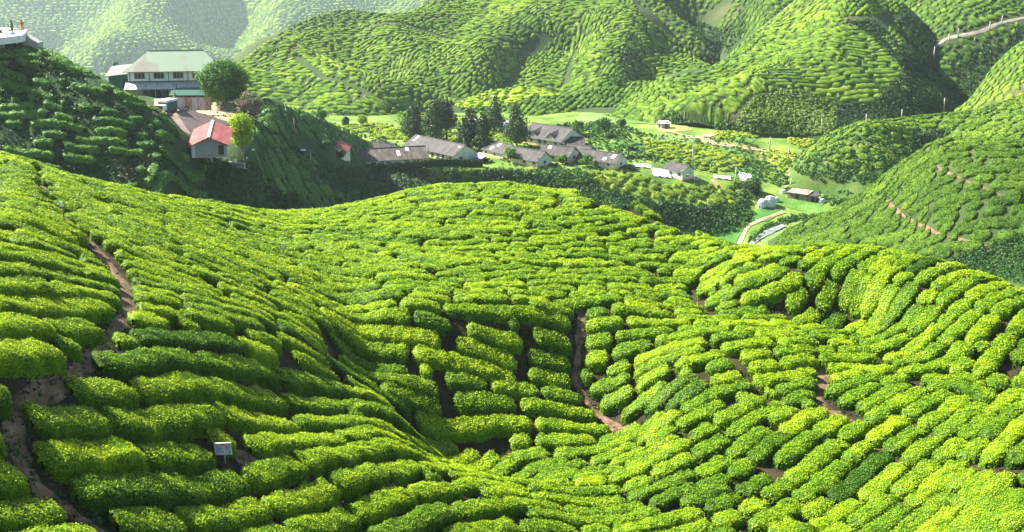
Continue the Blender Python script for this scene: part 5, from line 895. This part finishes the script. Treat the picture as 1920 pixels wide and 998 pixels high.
for x0, x1 in ((.09,.46),(.64,.9)): wt = MB(); words(wt, x0, x1, .855, .06, .0062); wt.build('heading_lettering', M['white'], bd)
for x0, x1, z in ((.08,.42,.66),(.08,.52,.52),(.08,.40,.38),(.08,.56,.22),(.62,.90,.68),(.62,.92,.55),(.62,.85,.42)): ln = MB(); words(ln, x0, x1, z, .085, .0042); ln.build('lettering', mblk, bd)
lg = MB(); lg.box(.84*sw-sw/2, .90*sw-sw/2, -.0042, -.002, .12*sh, .33*sh); lg.box(.80*sw-sw/2, .835*sw-sw/2, -.0042, -.002, .12*sh, .2*sh); lg.build('emblem', mblk, bd)
# ---- poles
def pole(L, px, base, top, label, wpx=2.2, mat='concrete', name='utility_pole', cat='pole', group='utility poles', arm=False, lean=0):
    p = L.pick(px, base); u = (p[1]*CT-p[2]*ST)/F; h = (base-top)*u; rt = empty(name, p, 0, label, cat, group); MB().tube([(0,0,-.4),(lean*h*.5,0,h*.5),(lean*h,0,h)], [wpx*u*.62, wpx*u*.5, wpx*u*.4], 8).build('shaft', M[mat], rt, smooth=True)
    if arm: MB().box(lean*h-4*u, lean*h+4*u, -.05, .05, h-.35, h-.25).build('crossarm', M[mat], rt)
    return rt
for L_, px, b_, t_, lb in [(C,1298,318,262,'pole behind the small white house'),(C,1379,344,313,'leaning pole at the upper edge of the tea shelf'),(C,1443,281,257,'pole in the pale field right of the dirt junction'),(C,1478,299,276,'pole left of the winding track bend'),(C,1499,316,288,'pole at the top of the winding track bend'),
  (C,1510,347,322,'pole inside the winding track bend'),(C,1483,350,334,'short pole left of the plank sheds track'),(C,1330,0,0,'')][:7]+[(Fh,1540,246,222,'pole below the lush green bank'),(Fh,1623,238,214,'pole before the dark bank, left of two'),(Fh,1690,226,205,'pole before the dark bank, right of two'),(Fh,1769,212,184,'pole beside the lower road stretch'),
  (G,1742,156,140,'short pole between the two road stretches'),(G,1750,118,88,'tall pole at the foot of the road bend'),(G,1778,84,64,'pole at the top of the road bend'),(G,1796,70,53,'pole beside the level road stretch'),(G,1855,59,40,'pole near the upper road, left of the last two'),(G,1878,47,29,'uppermost pole beside the hill road')]:
    pole(L_, px, b_, t_, lb, arm=(px in (1298, 1499)))
pole(C, 1144, 321, 293, 'street lamp pole at the right hand village house', mat='metal', name='street_lamp', cat='street lamp', group='village poles', wpx=1.6, arm=True); pole(C, 803, 312, 268, 'wooden pole between the two long houses', mat='plank', group='village poles', wpx=1.8); pole(C, 1008, 316, 285, 'thin pole before the village gable', mat='plank', group='village poles', wpx=1.4); pole(C, 1069, 306, 286, 'thin grey pole between the middle houses', mat='metal', group='village poles', wpx=1.4); pole(C, 870, 303, 258, 'pale wooden pole behind the cream long house', mat='plank', group='village poles', wpx=1.5)
pole(B, 100, 112, 90, 'old wooden pole on the skyline right of the terrace', mat='plank', name='wooden_pole', group='poles on the left hill', wpx=2.4); pole(B, 156, 140, 122, 'thin wooden pole on the skyline of the left hill', mat='plank', name='wooden_pole', group='poles on the left hill', wpx=1.6); pole(B, 553, 262, 222, 'pale wooden lamp pole among shrubs on the spur', mat='plank', name='wooden_pole', group='poles on the left hill', wpx=2.2); pole(B, 583, 305, 282, 'thin pole right of the water tank', mat='metal', name='wooden_pole', group='poles on the left hill', wpx=1.4)
def stake(px, b_, t_, label, lean):
    rt = pole(A, px, b_, t_, label, wpx=2.4, mat='plank', name='marker_stake', cat='stake', group='marker stakes in the near field', lean=lean); p = A.pick(px, b_); u = (p[1]*CT-p[2]*ST)/F; h = (b_-t_)*u; MB().box(lean*h-2.6*u, lean*h+2.6*u, -.03, .03, h-9*u, h).build('marker_plate', M['white'], rt)
stake(126, 438, 377, 'thin leaning stake with a small white plate beside the dirt path', -.10); stake(532, 492, 455, 'thin stake with a small white plate on the bright shoulder', 0)
# ---- scalloped cypress hedge below the long house
hp = [(692,322),(760,318),(830,311),(905,312)]; P_ = [C.pick(*q) for q in hp]; rt = empty('clipped_hedge', P_[0], 0, 'dark clipped boundary hedge with a scalloped top below the long houses', 'hedge'); V = []; T = []; r = np.random.default_rng(9); cum = [0]
for a_, b_ in zip(P_[:-1], P_[1:]): cum.append(cum[-1]+np.linalg.norm((b_-a_)[:2]))
n = 6500; s = r.uniform(0, cum[-1], n); xx = np.interp(s, cum, [p[0] for p in P_]); yy = np.interp(s, cum, [p[1] for p in P_]); hh = (1.35+.28*abs(np.sin(s*1.9)))*np.where(s > cum[-1]*.78, .85, 1); z = r.uniform(0, 1, n)**.7*hh; sd = np.where(r.random(n) < .75, -1, 1); d = np.stack([np.full(n,.1)*sd, sd*1., np.full(n,.25)], -1); d /= np.linalg.norm(d, axis=1)[:, None]
c = np.stack([xx, yy+sd*.32*np.sqrt(np.clip(1-(z/hh)**3, 0, 1))-.35, C.z(xx, yy)+z], -1)-P_[0]; V, Q = leaf_quads(c, d, np.full(n, .22), r, up=.2, spread=.5); np_mesh('foliage', V, Q, M['leaf_dark'], {'tint': np.clip(r.uniform(.2, .6, n), 0, 1).repeat(4), 'vigour': np.zeros(4*n)}, parent=rt)
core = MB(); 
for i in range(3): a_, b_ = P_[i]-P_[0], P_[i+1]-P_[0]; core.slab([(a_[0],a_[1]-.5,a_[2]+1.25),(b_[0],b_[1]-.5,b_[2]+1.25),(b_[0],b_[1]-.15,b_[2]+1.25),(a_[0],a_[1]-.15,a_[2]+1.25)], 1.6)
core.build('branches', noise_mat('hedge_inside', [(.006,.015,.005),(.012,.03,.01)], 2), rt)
# ------------------------------------------------------------------ the air
m, nt, N, L = new_mat('haze'); out = N.new('ShaderNodeOutputMaterial'); vp = N.new('ShaderNodeVolumePrincipled')
vp.inputs['Color'].default_value = (.72, .88, 1, 1); vp.inputs['Density'].default_value = 0.00011; vp.inputs['Anisotropy'].default_value = .35; L.new(vp.outputs[0], out.inputs['Volume'])
hz = MB().box(-1520, 1520, -320, 3420, -380, 215).build('haze', m); tag(hz, kind='stuff', label='thin pale morning haze filling the valley between the hills', cat='haze')
